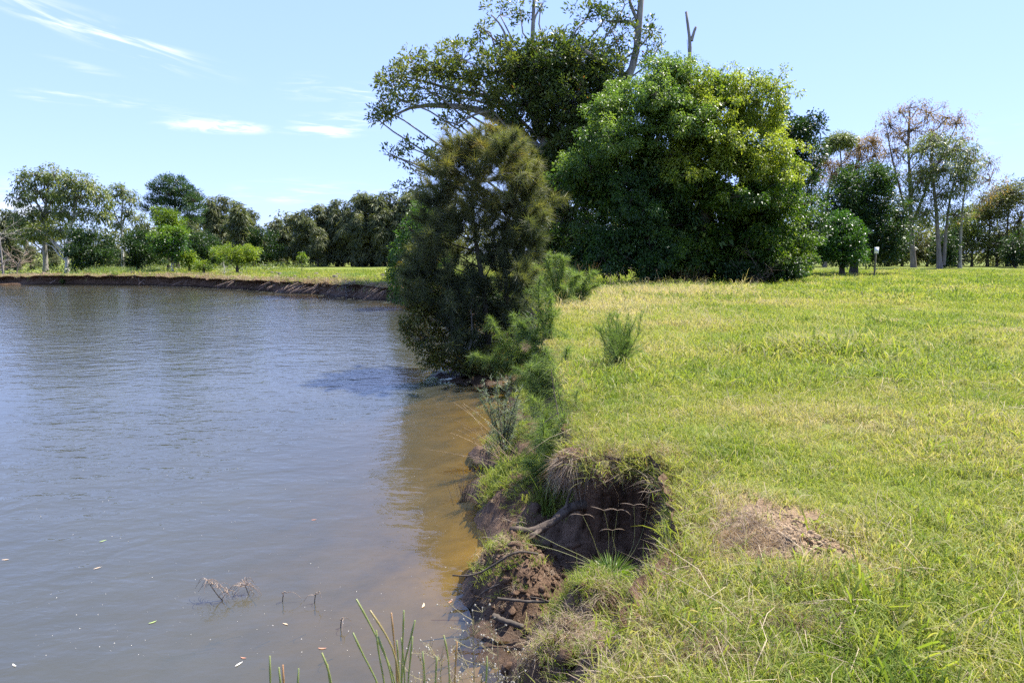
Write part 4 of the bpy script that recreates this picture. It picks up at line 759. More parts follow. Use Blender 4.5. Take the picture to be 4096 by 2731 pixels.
# rank grass along the river edge and the big pale tussock
def patch(cx, cy, rx, ry, n, kind, s, dry): lay(cx + rng.normal(0, rx, n), cy + rng.normal(0, ry, n), kind, s, dry)
g_ = gp(3260, 1420); patch(g_[0], g_[1], .55, .45, 260, 'mid', 1.7, .10); patch(g_[0], g_[1] + .2, .8, .4, 260, 'stalk', 1.7, .5)
for (px, py, n) in ((2500, 1190, 500), (2650, 1180, 400), (2400, 1240, 400), (2800, 1170, 250)):
    g_ = gp(px, py); patch(g_[0], g_[1], 1.6, 1.6, n, 'mid', 1.5, .42); patch(g_[0], g_[1], 1.8, 1.8, n // 2, 'stalk', 2.0, .5)
for (px, py, sx) in ((3480, 1170, 1.2), (3650, 1240, .9), (3820, 1150, 1.0), (4000, 1150, 1.6), (3900, 1290, .6), (3280, 1165, .7), (3560, 1300, .6), (4060, 1340, .5), (3380, 1115, 1.5)):
    g_ = gp(px, py); patch(g_[0], g_[1], .35 * sx, .18 * sx, 60, 'mid', .9, .62)
cat = [np.concatenate([a[k] for a in ALL]) for k in range(5)]
scatter('grass', *cat, LAWN)

# dead thatch hanging over the edge, tufts on the slumped lumps
thatch = [blade_tuft(f'thatch_{k}', 46, .11, .17, .0042, 1.9, STRAW, 80 + k, 1.25) for k in range(4)]
tgreen = [blade_tuft(f'turf_{k}', 30, .09, .085, .0045, 1.2, GRASS, 90 + k) for k in range(3)]
tfar = [blade_tuft(f'widethatch_{k}', 34, .4, .26, .018, 1.6, STRAW, 70 + k, 1.2) for k in range(3)]
BK = collection('bank_tufts', thatch + tgreen + tfar); names = sorted(o.name for o in thatch + tgreen + tfar); IX = {n: i for i, n in enumerate(names)}
ALL = []
def put(x, y, kind, s, dry, tiltmax=.5, zoff=0.0, outward=0.0):
    h, d = height(x, y); n = len(x); e = .03
    gx = (height(x + e, y)[1] - d) / e; gy = (height(x, y + e)[1] - d) / e; g = np.maximum(np.hypot(gx, gy), 1e-6); rx = gy / g * -outward; ry = gx / g * -outward
    sz = s * (.6 + .7 * rng.random(n)); ALL.append((np.stack([x, y, h + zoff], -1), np.stack([-rx * -1 + rng.normal(0, tiltmax * .5, n), ry + rng.normal(0, tiltmax * .5, n), rng.random(n) * 6.28], -1), np.stack([sz] * 3, -1), ids(kind, n), np.full(n, dry) + rng.normal(0, .1, n)))
seg = LIP[(LIP[:, 1] > 2) & (LIP[:, 1] < 26)]; u = rng.random(1500); L_ = np.r_[0, np.cumsum(np.hypot(*np.diff(seg[:, :2], axis=0).T))]; L2 = L_[-1] * u ** 1.5
ex_, ey_ = np.interp(L2, L_, seg[:, 0]), np.interp(L2, L_, seg[:, 1]); x = ex_ + rng.normal(0, .06, 1500) + .02; y = ey_ + rng.normal(0, .06, 1500); h, d = height(x, y); k = d > -.05; kk = rng.random(k.sum()) < .45; put(x[k][kk], y[k][kk], 'thatch', .55, .5, .9)
seg = LIP[(LIP[:, 1] > 26) & (LIP[:, 0] > -60)]; L_ = np.r_[0, np.cumsum(np.hypot(*np.diff(seg[:, :2], axis=0).T))]; L2 = L_[-1] * rng.random(450)
x = np.interp(L2, L_, seg[:, 0]) + rng.normal(0, .2, 450); y = np.interp(L2, L_, seg[:, 1]) + np.abs(rng.normal(.35, .5, 450)); put(x, y, 'widethatch', .8, .5, .6)
_, ax, ay, anx, any_ = FARF; i_ = rng.integers(0, len(ax), 700); q_ = rng.uniform(-.1, .55, 700); put(ax[i_] + anx[i_] * q_, ay[i_] + any_[i_] * q_, 'widethatch', .55, .5, 1.8); ALL[-1][0][:, 2] = .78 - .12 * q_
x = ex_ + rng.normal(0, .10, 1500) + .05; y = ey_ + rng.normal(0, .10, 1500); h, d = height(x, y); k = (d > -.04) & (d < .35) & (h > .8); put(x[k], y[k], 'turf', 1.0, .38, 1.1)
i_ = rng.integers(0, 170, 420); q_ = rng.uniform(-.06, .20, 420); put(fx[i_] + fnx[i_] * q_, fy[i_] + fny[i_] * q_, 'turf', 1.15, .35, 1.5); ALL[-1][0][:, 2] = 1.0 - .10 * sstep(.0, .2, q_)
i_ = rng.integers(0, 170, 170); q_ = rng.uniform(.0, .2, 170); put(fx[i_] + fnx[i_] * q_, fy[i_] + fny[i_] * q_, 'thatch', .6, .5, 2.2); ALL[-1][0][:, 2] = .98 - .12 * sstep(.0, .2, q_)
x = rng.uniform(-.35, .95, 1500); y = rng.uniform(5.7, 13.5, 1500); h, d = height(x, y); k = (h > .10) & (d < 0) & (fbm(x * 1.5, y * 1.5, 181, 3) > -.08); put(x[k], y[k], 'turf', 1.25, .20, 1.0)
# lumps
for (cx, cy, sx, sy, n1, n2) in ((.55, 4.22, .24, .18, 190, 40), (.45, 3.9, .30, .25, 90, 110), (.38, 3.72, .20, .20, 50, 170), (.9, 4.0, .2, .3, 70, 40), (-.08, 5.15, .16, .3, 90, 40), (.2, 6.7, .28, .5, 50, 26), (.0, 6.1, .12, .25, 20, 10), (.45, 8.5, .3, .5, 40, 40), (.55, 10.5, .3, 1.2, 50, 70), (.6, 14, .35, 2.0, 60, 80)):
    for kind, nn, s, dr in (('turf', n1, .75, .22), ('thatch', n2 // 2, .45, .5)):
        x = rng.normal(cx, sx, nn); y = rng.normal(cy, sy, nn); h, d = height(x, y); k = (h > .12) & (d < .02); put(x[k], y[k], kind, s, dr, .8)
# thatch hanging off the overhanging clump and round the bare mound
for q_ in ((3130, 2500, .12, .05, 46), (2850, 2620, .10, .06, 46), (3230, 2350, .10, .06, 26)):
    g_ = gp(*q_[:2]); x = rng.normal(g_[0], q_[2], q_[4]); y = rng.normal(g_[1], q_[3], q_[4]); put(x, y, 'thatch', .38, .5, 1.6, .01)
g_ = gp(2960, 2170); x = rng.normal(g_[0], .11, 90); y = rng.normal(g_[1], .15, 90); put(x, y, 'thatch', .45, .5, 1.4)
cat = [np.concatenate([a[k] for a in ALL]) for k in range(5)]
scatter('dry_grass', *cat, BK)


# far wood closing the view behind everything
def wood(name, label, segs, mat):
    mb = MB()
    for (x0, y0, x1, y1, hh, n) in segs:
        t = rng.random(n); x = x0 + (x1 - x0) * t; y = y0 + (y1 - y0) * t + rng.normal(0, 2.0, n); top = hh * (.7 + 1.2 * (fbm(x * .22, y * .05, 5, 3) + .25)); z = 1.0 + top * rng.random(n) ** .8
        A = unit(rng.normal(size=(n, 3)) + np.array([0, 0, -.2])); leaves(mb, np.stack([x, y, z], -1), A, .6 * (.6 + .6 * rng.random(n)), .26, np.clip(fbm(x * .5, z * .8, 9, 3) + .5 + rng.normal(0, .15, n), 0, 1), .3)
    return tag(mb.build(name, mat), label, kind='stuff')
wood('far_woodland', 'low olive woodland closing the view beyond both lawns', [(-130, 104, -40, 112, 6.5, 18000), (-42, 111, 2, 108, 6.0, 9000), (0, 106, 95, 100, 7.0, 17000)], LEAF_OLIVE)

mb = MB(); n = 26000; x = rng.uniform(-52, -8, n); y = rng.uniform(58, 100, n); h, d = height(x, y); g_ = fbm(x * .35, y * .35, 401, 4) + .10 * sstep(-28, -45, x) - .10 * sstep(-26, -16, x); k = (d > 1.2) & (g_ > .10) & ((y > 92) | (x < -24)); x, y, h, g_ = x[k], y[k], h[k], g_[k]; n = len(x)
leaves(mb, np.stack([x, y, h + rng.random(n) * (.3 + 4.5 * (g_ - .10))], -1), rng.normal(size=(n, 3)) + (0, 0, .4), .26 * (.6 + .6 * rng.random(n)), .11, np.clip(fbm(x * .8, y * .8, 411, 3) + .5 + rng.normal(0, .15, n), 0, 1), .2)
tag(mb.build('undergrowth', LEAF_GUM), 'patchy green undergrowth between the far bank trees', kind='stuff')

# ------------------------------------------------------------------ young she-oaks, shrubs and stems along the near bank
def plume(name, label, base, stems, mat, n, ln, wd, cat='shrub', barkm=BARK_BROWN, sr=.012, side=0, spread=.6, droop=.15, t0=.15, up=.4, group=None, part='needles', tint=.5, leaf=None):
    base = np.asarray(base, float); root = empty(name, base, label, cat, group); tb = MB(); cb = MB()
    for st in stems:
        p = resample(np.vstack([base[None], np.asarray(st)]) if np.linalg.norm(np.asarray(st)[0] - base) > .02 else st, 12); p[0, 2] -= .05
        tube(tb, p - base, np.linspace(sr, sr * .25, 12), 5); m = n // len(stems); axes = [p]
        tot = np.linalg.norm(p[-1] - p[0])
        for k in range(side):
            j = rng.integers(2, 11); d = unit(unit(p[j] - p[j - 1]) * .5 + rng.normal(size=3) * .7 + np.array([0, 0, .15])); l2 = tot * (.15 + .30 * rng.random()) * (1.1 - j / 14)
            q = bez(p[j], p[j] + d * l2 * .6, p[j] + d * l2 - np.array([0, 0, droop * l2]), 5); tube(tb, q - base, np.linspace(sr * .35, sr * .12, 5), 3, cap=False); axes.append(q)
        w_ = np.array([len(a) * np.linalg.norm(a[-1] - a[0]) for a in axes]); cnt = np.maximum(4, (m * w_ / w_.sum()).astype(int))
        for a, c in zip(axes, cnt):
            lo = t0 if a is p else .05; u = lo + (1 - lo) * rng.random(c); k = u * (len(a) - 1); i = np.minimum(k.astype(int), len(a) - 2); f = (k - i)[:, None]
            P = a[i] * (1 - f) + a[i + 1] * f; tg = unit(a[i + 1] - a[i]); A = unit(tg * (1 - spread) + rng.normal(size=(c, 3)) * spread + np.array([0, 0, up * .5])); tt = np.clip(tint + rng.normal(0, .2, c), 0, 1)
            L = ln * (.5 + .8 * rng.random(c)) * (1.1 - .5 * u)
            if leaf: leaves(cb, P - base, A, L, wd, tt, droop)
            else: needles(cb, P - base, A, L, wd, tt, droop)
    tb.build('stem' if len(stems) == 1 else 'stems', barkm, root, True); cb.build(part, mat, root); return root
def stems_px(Y, *st): return [P3(Y, *q) for q in st]
Y = 13.6
plume('young_sheoak', 'young plumed she-oak low over the shaded water edge', at(2075, 1490, Y), stems_px(Y, ((2040, 1420), (1990, 1330), (1960, 1270)), ((2080, 1400), (2070, 1320), (2050, 1260)), ((2020, 1460), (1950, 1440), (1890, 1420)), ((2120, 1430), (2150, 1340), (2160, 1270))), NEEDLE_GREEN, 7000, .26, .0050, side=16, droop=.25)
plume('young_sheoak', 'tall soft green young she-oak against the turf edge', at(2190, 1440, Y - .4), stems_px(Y - .4, ((2180, 1330), (2150, 1200), (2160, 1110)), ((2200, 1330), (2210, 1240), (2195, 1160)), ((2170, 1400), (2110, 1330), (2080, 1290))), NEEDLE_GREEN, 7000, .26, .0050, side=18, droop=.2)
Y = 21
plume('young_sheoak', 'pale green feathery she-oak bush on the bank top beside the dry stalks', base_at(2230, 1245, Y), stems_px(Y, ((2220, 1150), (2190, 1060), (2200, 1010)), ((2240, 1130), (2260, 1060), (2240, 1020)), ((2200, 1180), (2150, 1110), (2130, 1070)), ((2260, 1170), (2300, 1110), (2330, 1090))), NEEDLE_GREEN, 8000, .32, .0075, side=22, droop=.2, tint=.65)
plume('young_sheoak', 'low spreading she-oak bush at the lawn corner below the camphors', base_at(2310, 1190, Y + 1), stems_px(Y + 1, ((2320, 1150), (2350, 1110), (2380, 1085)), ((2300, 1140), (2290, 1100), (2270, 1075)), ((2330, 1170), (2370, 1150), (2390, 1140))), NEEDLE_GREEN, 5000, .32, .0075, side=18, droop=.2, tint=.5)
Y = 7.3
plume('young_sheoak', 'slender soft-needled she-oak with reddish stem leaning from the cut bank', at(2300, 1870, Y), stems_px(Y, ((2270, 1740), (2240, 1600), (2205, 1440)), ((2250, 1780), (2190, 1680), (2130, 1590)), ((2240, 1830), (2170, 1780), (2110, 1740)), ((2285, 1750), (2300, 1640), (2310, 1560)), ((2260, 1800), (2220, 1720), (2190, 1660))), NEEDLE_GREEN, 7600, .30, .0024, side=18, droop=.3, sr=.009, t0=.02, spread=.66, tint=.8, up=.7)
plume('young_sheoak', 'fallen soft green she-oak plume draping the bank above the branch', at(2240, 1930, Y - .6), stems_px(Y - .6, ((2200, 1850), (2180, 1760), (2170, 1680)), ((2160, 1900), (2120, 1860), (2100, 1840)), ((2230, 1850), (2250, 1750), (2260, 1650))), NEEDLE_GREEN, 3600, .26, .0030, side=16, droop=.35, sr=.006, t0=.05, spread=.7, tint=.6)
Y = 9.7
plume('young_sheoak', 'upright olive she-oak bush standing alone on the lawn near the edge', base_at(2490, 1465, Y), [P3(Y + rng.normal(0, .16), (2490 + a * .5 + rng.normal(0, 6), 1405), (2490 + a * .85 + rng.normal(0, 8), 1345), (2490 + a * 1.02 + rng.normal(0, 14), 1275 + abs(a) * .35 + rng.normal(0, 18))) for a in rng.uniform(-100, 90, 18)], NEEDLE_GREEN, 10500, .13, .0024, side=14, up=1.0, spread=.46, droop=.0, sr=.005, t0=.2, tint=.35)
plume('young_sheoak', 'mid-sized green she-oak tuft on the bank slope behind the grey shrub', at(2240, 1600, 10.6), stems_px(10.6, ((2230, 1520), (2200, 1440), (2180, 1390)), ((2250, 1510), (2260, 1440), (2270, 1390)), ((2210, 1560), (2150, 1500), (2110, 1460)), ((2260, 1540), (2300, 1480), (2320, 1440))), NEEDLE_GREEN, 6500, .26, .0036, side=16, droop=.25, tint=.5)
plume('young_sheoak', 'lowest green she-oak tuft leaning over the toe of the bank', at(2170, 1620, 11.5), stems_px(11.5, ((2150, 1560), (2100, 1500), (2060, 1470)), ((2170, 1540), (2150, 1470), (2140, 1420)), ((2190, 1570), (2210, 1500), (2220, 1450))), NEEDLE_GREEN, 5000, .26, .0038, side=14, droop=.3, tint=.35)
Y = 8.5
plume('grey_shrub', 'grey-green wiry shrub with bare legs standing in the shallows', at(2015, 1880, Y), stems_px(Y, ((2000, 1750), (1960, 1620), (1930, 1520)), ((2010, 1740), (1990, 1620), (1990, 1510)), ((2015, 1750), (2020, 1620), (2040, 1500)), ((2025, 1760), (2050, 1640), (2090, 1540)), ((2005, 1770), (1970, 1680), (1920, 1590)), ((2022, 1780), (2060, 1700), (2070, 1600))), NEEDLE_GREY, 4800, .09, .0030, side=22, t0=.45, spread=.55, droop=.0, sr=.011, barkm=BARK_DARK)
Y = 16
plume('leafy_sprig', 'bright lime leafy sprig growing from the bank edge', at(2180, 1305, Y), stems_px(Y, ((2170, 1250), (2155, 1200)), ((2190, 1240), (2210, 1190)), ((2165, 1270), (2130, 1240)), ((2195, 1270), (2225, 1235)), ((2182, 1240), (2185, 1175))), LEAF_LIME, 210, .15, .026, leaf=True, part='leaves', spread=.5, t0=.2, sr=.008, tint=.6)
Y = 23
def stalks(name, label, cx, cy, z, n, r, h, wd, lean, mat, head=False, cat='grass', group=None, part='stalks', bias=(0, 0, 0)):
    base = np.array([cx, cy, z]); root = empty(name, base, label, cat, group); mb = MB(); hb = MB()
    for k in range(n):
        a = rng.normal(size=3) * (r, r, 0); d = unit(rng.normal(size=3) * (lean, lean, 0) + np.array([0, 0, 1.0]) + np.array(bias)); l = h * (.5 + .6 * rng.random()); e = a + d * l + np.array([d[0], d[1], -.3 * lean]) * l * .35
        p = bez(a, a + d * l * .6, e, 7); tube(mb, p, np.linspace(wd, wd * .5, 7), 3, tint=rng.random(), cap=False)
        if head:
            for q in range(2 + rng.integers(0, 2)):
                d2 = unit(rng.normal(size=3) * .8 + d * .5); l2 = .07 + .05 * rng.random(); tube(hb, bez(p[-1], p[-1] + d2 * l2 * .6, p[-1] + d2 * l2 - (0, 0, .02), 4), [wd * .6, wd * 1.0, wd * 1.1, wd * .5], 4)
    tag(mb.build(part, mat, root), kind='stuff')
    if hb.n: tag(hb.build('seed_heads', STRAW, root), kind='stuff')
    return root
g_ = gp(2290, 1190); stalks('dry_stalks', 'rust-brown dead grass stalks between the feathery bushes', g_[0], g_[1], 1.05, 90, .55, 1.5, .006, .28, LEAF_RUST)
g_ = gp(2740, 1140); stalks('dry_stalks', 'tuft of brown dead stalks against the dark camphor shade', g_[0], g_[1], 1.05, 45, .45, 1.1, .007, .4, LEAF_RUST)
g_ = gp(2500, 1150); stalks('dry_stalks', 'few pale seeding stalks at the shade edge left of the camphors', g_[0], g_[1], 1.05, 8, .8, 1.0, .008, .45, STRAW, True)
# green tussock on the slumped ledge, its seed stalks standing before the dark hollow
tu = at(2445, 2300, 4.42); tu[2] = hz(tu[0], tu[1])
SIMPLE[0] = False
root = empty('grass_tussock', tu, 'vivid green grass tussock on the slumped ledge before the hollow', 'grass'); mb = MB(); n = 560
a = rng.random(n) * 6.28; D = np.stack([np.cos(a), np.sin(a), .35 + 1.3 * rng.random(n)], -1); Pb = np.stack([np.cos(a), np.sin(a), a * 0], -1) * (rng.random(n) * .06)[:, None]
needles(mb, Pb, D, .13 + .17 * rng.random(n), .0068, .15 + .4 * rng.random(n), .35); mb.build('blades', foliage('tussock_blade', ((0, (.075, .150, .014)), (.5, (.14, .22, .022)), (1, (.30, .30, .06))), .48, .36, .5, (1.5, 1.5, .45)), root)
mb = MB(); hb = MB()
for pts in (((2400, 2240), (2370, 2140), (2330, 2060)), ((2430, 2220), (2440, 2130), (2415, 2040)), ((2450, 2210), (2460, 2120), (2470, 2040)), ((2540, 2190), (2540, 2110), (2535, 2020)), ((2470, 2200), (2440, 2140), (2450, 2120)), ((2560, 2180), (2590, 2050), (2600, 1970)), ((2400, 2250), (2250, 2190), (2060, 2090)), ((2390, 2260), (2180, 2180), (1975, 2155))):
    p = resample([tu] + P3(4.55, *pts), 9) - tu; tube(mb, p, np.linspace(.0022, .0014, 9), 3, cap=False)
    for sgn in (-1, 1):
        e = p[-1]; tube(hb, bez(e, e + (sgn * .05, 0, .02), e + (sgn * .09, rng.normal(0, .02), -.01 + rng.normal(0, .02)), 5), [.0016, .0026, .003, .0026, .0012], 4)
mb.build('seed_stalks', foliage('stalk_green', ((0, (.16, .19, .06)), (1, (.26, .24, .10))), .2, .5), root); tag(hb.build('seed_heads', STRAW, root), kind='stuff')

# clump of dead turf sagging over the hollow
SIMPLE[0] = True; c = at(2305, 1850, 5.75); root = empty('overhanging_turf', c, 'sagging clump of dead matted turf overhanging the hollow', 'turf'); mb = MB()
def blobmesh(mb, ctr, rad, seed, rings=8, seg=12, rough=.25, tint=.5, spin=False):
    r = np.random.default_rng(seed); th = np.linspace(0, math.pi, rings)[:, None]; ph = np.linspace(0, 2 * math.pi, seg, endpoint=False)[None, :]
    v = np.stack([np.sin(th) * np.cos(ph), np.sin(th) * np.sin(ph), np.cos(th) + 0 * ph], -1); f = 1 + rough * (r.random((rings, seg)) - .5) * 2; f[0] = f[0, 0]; f[-1] = f[-1, 0]
    v = v * f[..., None] * np.array(rad)
    if spin: v = v @ np.linalg.qr(r.normal(size=(3, 3)))[0]
    v = (v + np.array(ctr)).reshape(-1, 3); i = np.arange(rings - 1)[:, None] * seg; k = np.arange(seg)[None, :]
    mb.add(v, None, np.stack([i + k, i + seg + k, i + seg + (k + 1) % seg, i + (k + 1) % seg], -1).reshape(-1, 4), tint)
blobmesh(mb, (.05, 0, .03), (.20, .16, .11), 3); blobmesh(mb, (-.06, -.02, -.08), (.11, .11, .13), 4); mb.build('sod', SOIL, root, True)
mb = MB(); n = 1900; v = unit(rng.normal(size=(n, 3)) * (1, 1, .8)); P = np.array([-.01, -.02, 0]) + v * np.array([.19, .15, .13]) * (.75 + .3 * rng.random((n, 1))); A = unit(v * .6 + rng.normal(size=(n, 3)) * .5 + np.array([-.25, -.1, -.35])); needles(mb, P, A, .06 + .17 * rng.random(n) ** 2, .0034, rng.random(n), .5); mb.build('dead_blades', STRAW, root)

# ------------------------------------------------------------------ driftwood and sticks
def stick(name, label, lines_, mat=DRIFT, cat='branch', group=None, part='stem', sides=7):
    base = np.array(lines_[0][0][0], float); root = empty(name, base, label, cat, group)
    for k, (pts, ra, rb) in enumerate(lines_):
        mb = MB(); p = resample(pts, 14); p[1:-1] += rng.normal(size=(12, 3)) * ra * .12; tube(mb, p - base, np.linspace(ra, rb, 14), sides, lump=.16); mb.build(part if k == 0 else 'fork', mat, root, True)
    return root
def D3(*pp): return [at(x, y, Y_) for x, y, Y_ in pp]
stick('dead_branch', 'weathered dead branch jutting from the hollow towards the water', [(D3((2420, 2010, 5.75), (2330, 2015, 5.65), (2270, 2030, 5.55), (2230, 2075, 5.45), (2170, 2110, 5.4), (2110, 2125, 5.4), (2040, 2118, 5.4)), .050, .028), (D3((2190, 2105, 5.4), (2130, 2140, 5.35), (2060, 2160, 5.3)), .028, .012), (D3((2180, 2110, 5.4), (2120, 2155, 5.3), (2065, 2180, 5.3)), .018, .006), (D3((2150, 2125, 5.4), (2100, 2165, 5.35), (2055, 2182, 5.3)), .010, .004), (D3((2260, 2035, 5.5), (2270, 2000, 5.55), (2290, 1950, 5.6)), .014, .006), (D3((2060, 2120, 5.4), (2030, 2145, 5.35), (1995, 2170, 5.3)), .010, .004)])
stick('stick', 'long thin curved dark stick reaching out over the amber water', [(D3((2150, 2215, 4.95), (2070, 2200, 4.85), (2010, 2235, 4.85), (1930, 2290, 4.85), (1880, 2303, 4.85), (1810, 2300, 4.85)), .010, .006), (D3((1917, 2295, 4.85), (1910, 2330, 4.85), (1902, 2375, 4.85)), .004, .002)], BARK_DARK)
stick('stick', 'thin dark stick slanting down the soil lump into the water', [(D3((2000, 2335, 4.75), (1940, 2360, 4.8), (1900, 2400, 4.85), (1870, 2445, 4.95)), .007, .004)], BARK_DARK)
stick('stick', 'dark stick lying level across the wet soil lump', [(D3((1990, 2392, 4.5), (2060, 2400, 4.48), (2130, 2406, 4.46), (2215, 2405, 4.45)), .011, .009), (D3((2215, 2412, 4.45), (2160, 2392, 4.45), (2115, 2385, 4.45)), .006, .003)], BARK_DARK)
stick('log', 'short stubby dark log end poking from the foot of the lump', [(D3((1970, 2462, 4.55), (2020, 2485, 4.5), (2090, 2505, 4.45)), .022, .02)], BARK_DARK)
stick('stub', 'cut sapling stub with pale end inside the hollow', [(D3((2308, 2340, 4.85), (2312, 2300, 4.85), (2318, 2264, 4.85)), .016, .013)], BARK_DARK)
stick('sapling_cane', 'dark bare cane leaning across the soft needles of the bank', [(D3((2290, 1870, 6.6), (2265, 1800, 6.7), (2240, 1700, 6.9), (2215, 1560, 7.0), (2205, 1480, 7.0)), .009, .004)], BARK_BROWN)
stick('dead_branch', 'thin forked stick lying over the needles on the bank', [(D3((2140, 1730, 7.0), (2180, 1690, 7.0), (2230, 1650, 7.0)), .010, .005), (D3((2150, 1725, 7.0), (2145, 1760, 7.0), (2140, 1790, 7.0)), .007, .004)], DRIFT)
def water_twig(label, Y, main, sprays, n):
    base = at(*main[0], Y); base[2] = -.1; root = empty('water_twig', base, label, 'twig'); mb = MB(); p = resample([base] + P3(Y, *main), 12) - base; tube(mb, p, np.linspace(.006, .003, 12), 4); mb.build('stem', BARK_DARK, root)
    mb = MB()
    for (sx, sy) in sprays:
        e = at(sx, sy, Y) - base; near_ = p[np.argmin(np.linalg.norm(p - e, axis=1))]; tube(mb, bez(near_, (near_ + e) / 2 + (0, 0, .02), e, 5), [.004, .0035, .003, .003, .002], 3)
        for k in range(n):
            d = unit(rng.normal(size=3) * (1, .6, .3) + np.array([0, 0, .7])); l = .07 + .07 * rng.random(); tube(mb, bez(e, e + d * l * .7, e + d * l + np.array([d[0] * .03, 0, -l * 1.0]), 6), np.linspace(.0022, .0014, 6), 3, cap=False)
    mb.build('drooping_shoots', TWIG_TAN, root)
water_twig('dead twig with drooping shoots sticking out of the water, the longer one', 5.05, ((935, 2445), (900, 2410), (870, 2380), (835, 2330)), ((830, 2320), (870, 2350), (910, 2370), (850, 2335)), 7)
water_twig('dead twig with drooping shoots rising right beside the longer one', 5.15, ((1025, 2420), (1000, 2390), (980, 2340)), ((975, 2330), (960, 2345), (990, 2340)), 8)
for px, py, lab in ((1130, 2405, 'small hooked twig poking from the water beside the drooping twigs'), (1258, 2410, 'tiny twig with a dead leaf poking from the water'), (1362, 2510, 'little forked twig poking from the water near the reeds')):
    Yt = gp(px, py, 0)[1]; water_twig(lab, Yt, ((px, py), (px + 2, py - 25), (px + 6, py - 38)), ((px + 14, py - 34), (px - 2, py - 30)), 1)
Yt = gp(1865, 2000, 0)[1]; b = gp(1865, 2000, 0)
stalks('rush_clump', 'small dark clump of dead rushes standing in the shallows', b[0], b[1], -.05, 46, .035, .42, .0028, .16, BARK_BROWN)
b = gp(2020, 1890, 0.0); stalks('reed_stalks', 'spray of tan reed stalks bending over the shallow water', b[0] + .15, b[1] - .1, .05, 26, .10, 1.05, .0026, .6, STRAW, bias=(-.9, 0, .1))
b = gp(2190, 2060, .3); stalks('iris_leaves', 'few upright yellow-green blades below the sagging turf', b[0], b[1], .28, 14, .06, .5, .006, .22, LEAF_LIME)

# ------------------------------------------------------------------ jointed stems and weeds in the near foreground
JOINT = foliage('jointed_stem', ((0, (.16, .20, .06)), (.6, (.24, .25, .08)), (1, (.36, .17, .08))), .12, .45, .5)
def cane(root, pts, r, tnt, Y):
    p = resample(pts, 26); mb = MB(); rr = np.full(26, r); rr[::4] *= 1.28; tv = np.full(26, tnt); tube(mb, p - np.array(root.location), rr, 6, tint=tnt); mb.build('jointed_stem', JOINT, root, True)
Yc = 1.55
def canes(label, specs):
    x0 = at(specs[0][0][0][0], 2731, Yc)[0]; base = np.array([x0, Yc, hz(x0, Yc)]); root = empty('jointed_rush', base, label, 'rush', 'jointed rushes at the camera feet')
    for pts, tnt in specs:
        q = P3(Yc + rng.normal(0, .05), *pts); foot = q[0] * .25 + base * .75; foot[2] = base[2] - .02; cane(root, [foot] + q, .0021, tnt, Yc)
canes('tallest clump of green jointed rush stems in the foreground', [(((1590, 2731), (1500, 2530), (1425, 2395)), .3), (((1600, 2731), (1580, 2590), (1480, 2440)), .75), (((1590, 2731), (1580, 2600), (1565, 2450)), .9), (((1605, 2731), (1610, 2600), (1615, 2440)), .2), (((1600, 2731), (1625, 2620), (1660, 2480)), .2), (((1540, 2731), (1510, 2600), (1505, 2520)), .3), (((1520, 2731), (1460, 2640), (1412, 2530)), .2), (((1630, 2731), (1640, 2650), (1650, 2545)), .3), (((1575, 2731), (1550, 2640), (1512, 2545)), .4), (((1600, 2731), (1590, 2600), (1587, 2560)), .5), (((1620, 2731), (1618, 2660), (1605, 2550)), .35)])
canes('pair of jointed rush stems left of the tallest clump', [(((1330, 2731), (1310, 2650), (1287, 2610)), .4), (((1322, 2731), (1315, 2690), (1309, 2655)), .5)])
canes('three short jointed rush tips at the lower edge of the water', [(((1080, 2731), (1080, 2680), (1079, 2622)), .3), (((1125, 2731), (1120, 2700), (1115, 2668)), .25), (((1135, 2731), (1134, 2700), (1131, 2658)), .95), (((1190, 2731), (1193, 2700), (1194, 2672)), .2)])
canes('scattered jointed rush stems among the seeding weeds', [(((1700, 2731), (1695, 2650), (1690, 2605)), .3), (((1740, 2731), (1745, 2680), (1747, 2625)), .35), (((1800, 2731), (1792, 2600), (1775, 2540)), .55), (((1820, 2731), (1822, 2640), (1828, 2565)), .9), (((1945, 2731), (1950, 2680), (1948, 2625)), .4)])
FLUFF = plain('seed_fluff', (.48, .42, .33), .9, .25); WEED = foliage('weed_stem', ((0, (.16, .15, .07)), (1, (.28, .23, .13))), .15, .6, .3)
def weed(label, px, top, Y, w_):
    x0 = at(px, 2731, Y)[0]; base = np.array([x0, Y, hz(x0, Y)]); root = empty('seeding_weed', base, label, 'weed', 'seeding weeds at the camera feet'); mb = MB(); hb = MB(); tip = at(px, top, Y) - base
    p = bez((0, 0, 0), tip * .5 + (0.01, 0, 0), tip, 14); tube(mb, p, np.linspace(.003, .0012, 14), 4)
    for k in range(26):
        j = rng.integers(4, 14); d = unit(rng.normal(size=3) * (1, .7, .3) + np.array([0, 0, 1.0])); l = w_ * (.25 + .75 * rng.random()); e = p[j] + d * l; tube(mb, bez(p[j], p[j] + d * l * .5 + (0, 0, -.01), e, 4), [.0014, .0012, .001, .0008], 3, cap=False)
        for q in range(4):
            f = e + rng.normal(size=3) * .022; tube(mb, np.array([e - d * .02, f]), [.0008, .0006], 3, cap=False); blobmesh(hb, f, np.array((.0022, .0022, .003)) * (.6 + .8 * rng.random()), 5 + q, 4, 6)
    mb.build('stems', WEED, root); tag(hb.build('seed_heads', FLUFF, root), kind='stuff')
for px, top, Yw, w_, lab in ((1890, 2480, 2.0, .12, 'tallest wiry weed with pale seed heads in the foreground'), (1760, 2640, 1.9, .09, 'short seeding weed left of the tallest one'), (1990, 2570, 2.1, .10, 'seeding weed right of the tallest one before the lump'), (2070, 2640, 2.2, .08, 'lowest seeding weed against the dry lump'), (1690, 2660, 1.8, .07, 'small seeding weed among the rush stems')): weed(lab, px, top, Yw, w_)

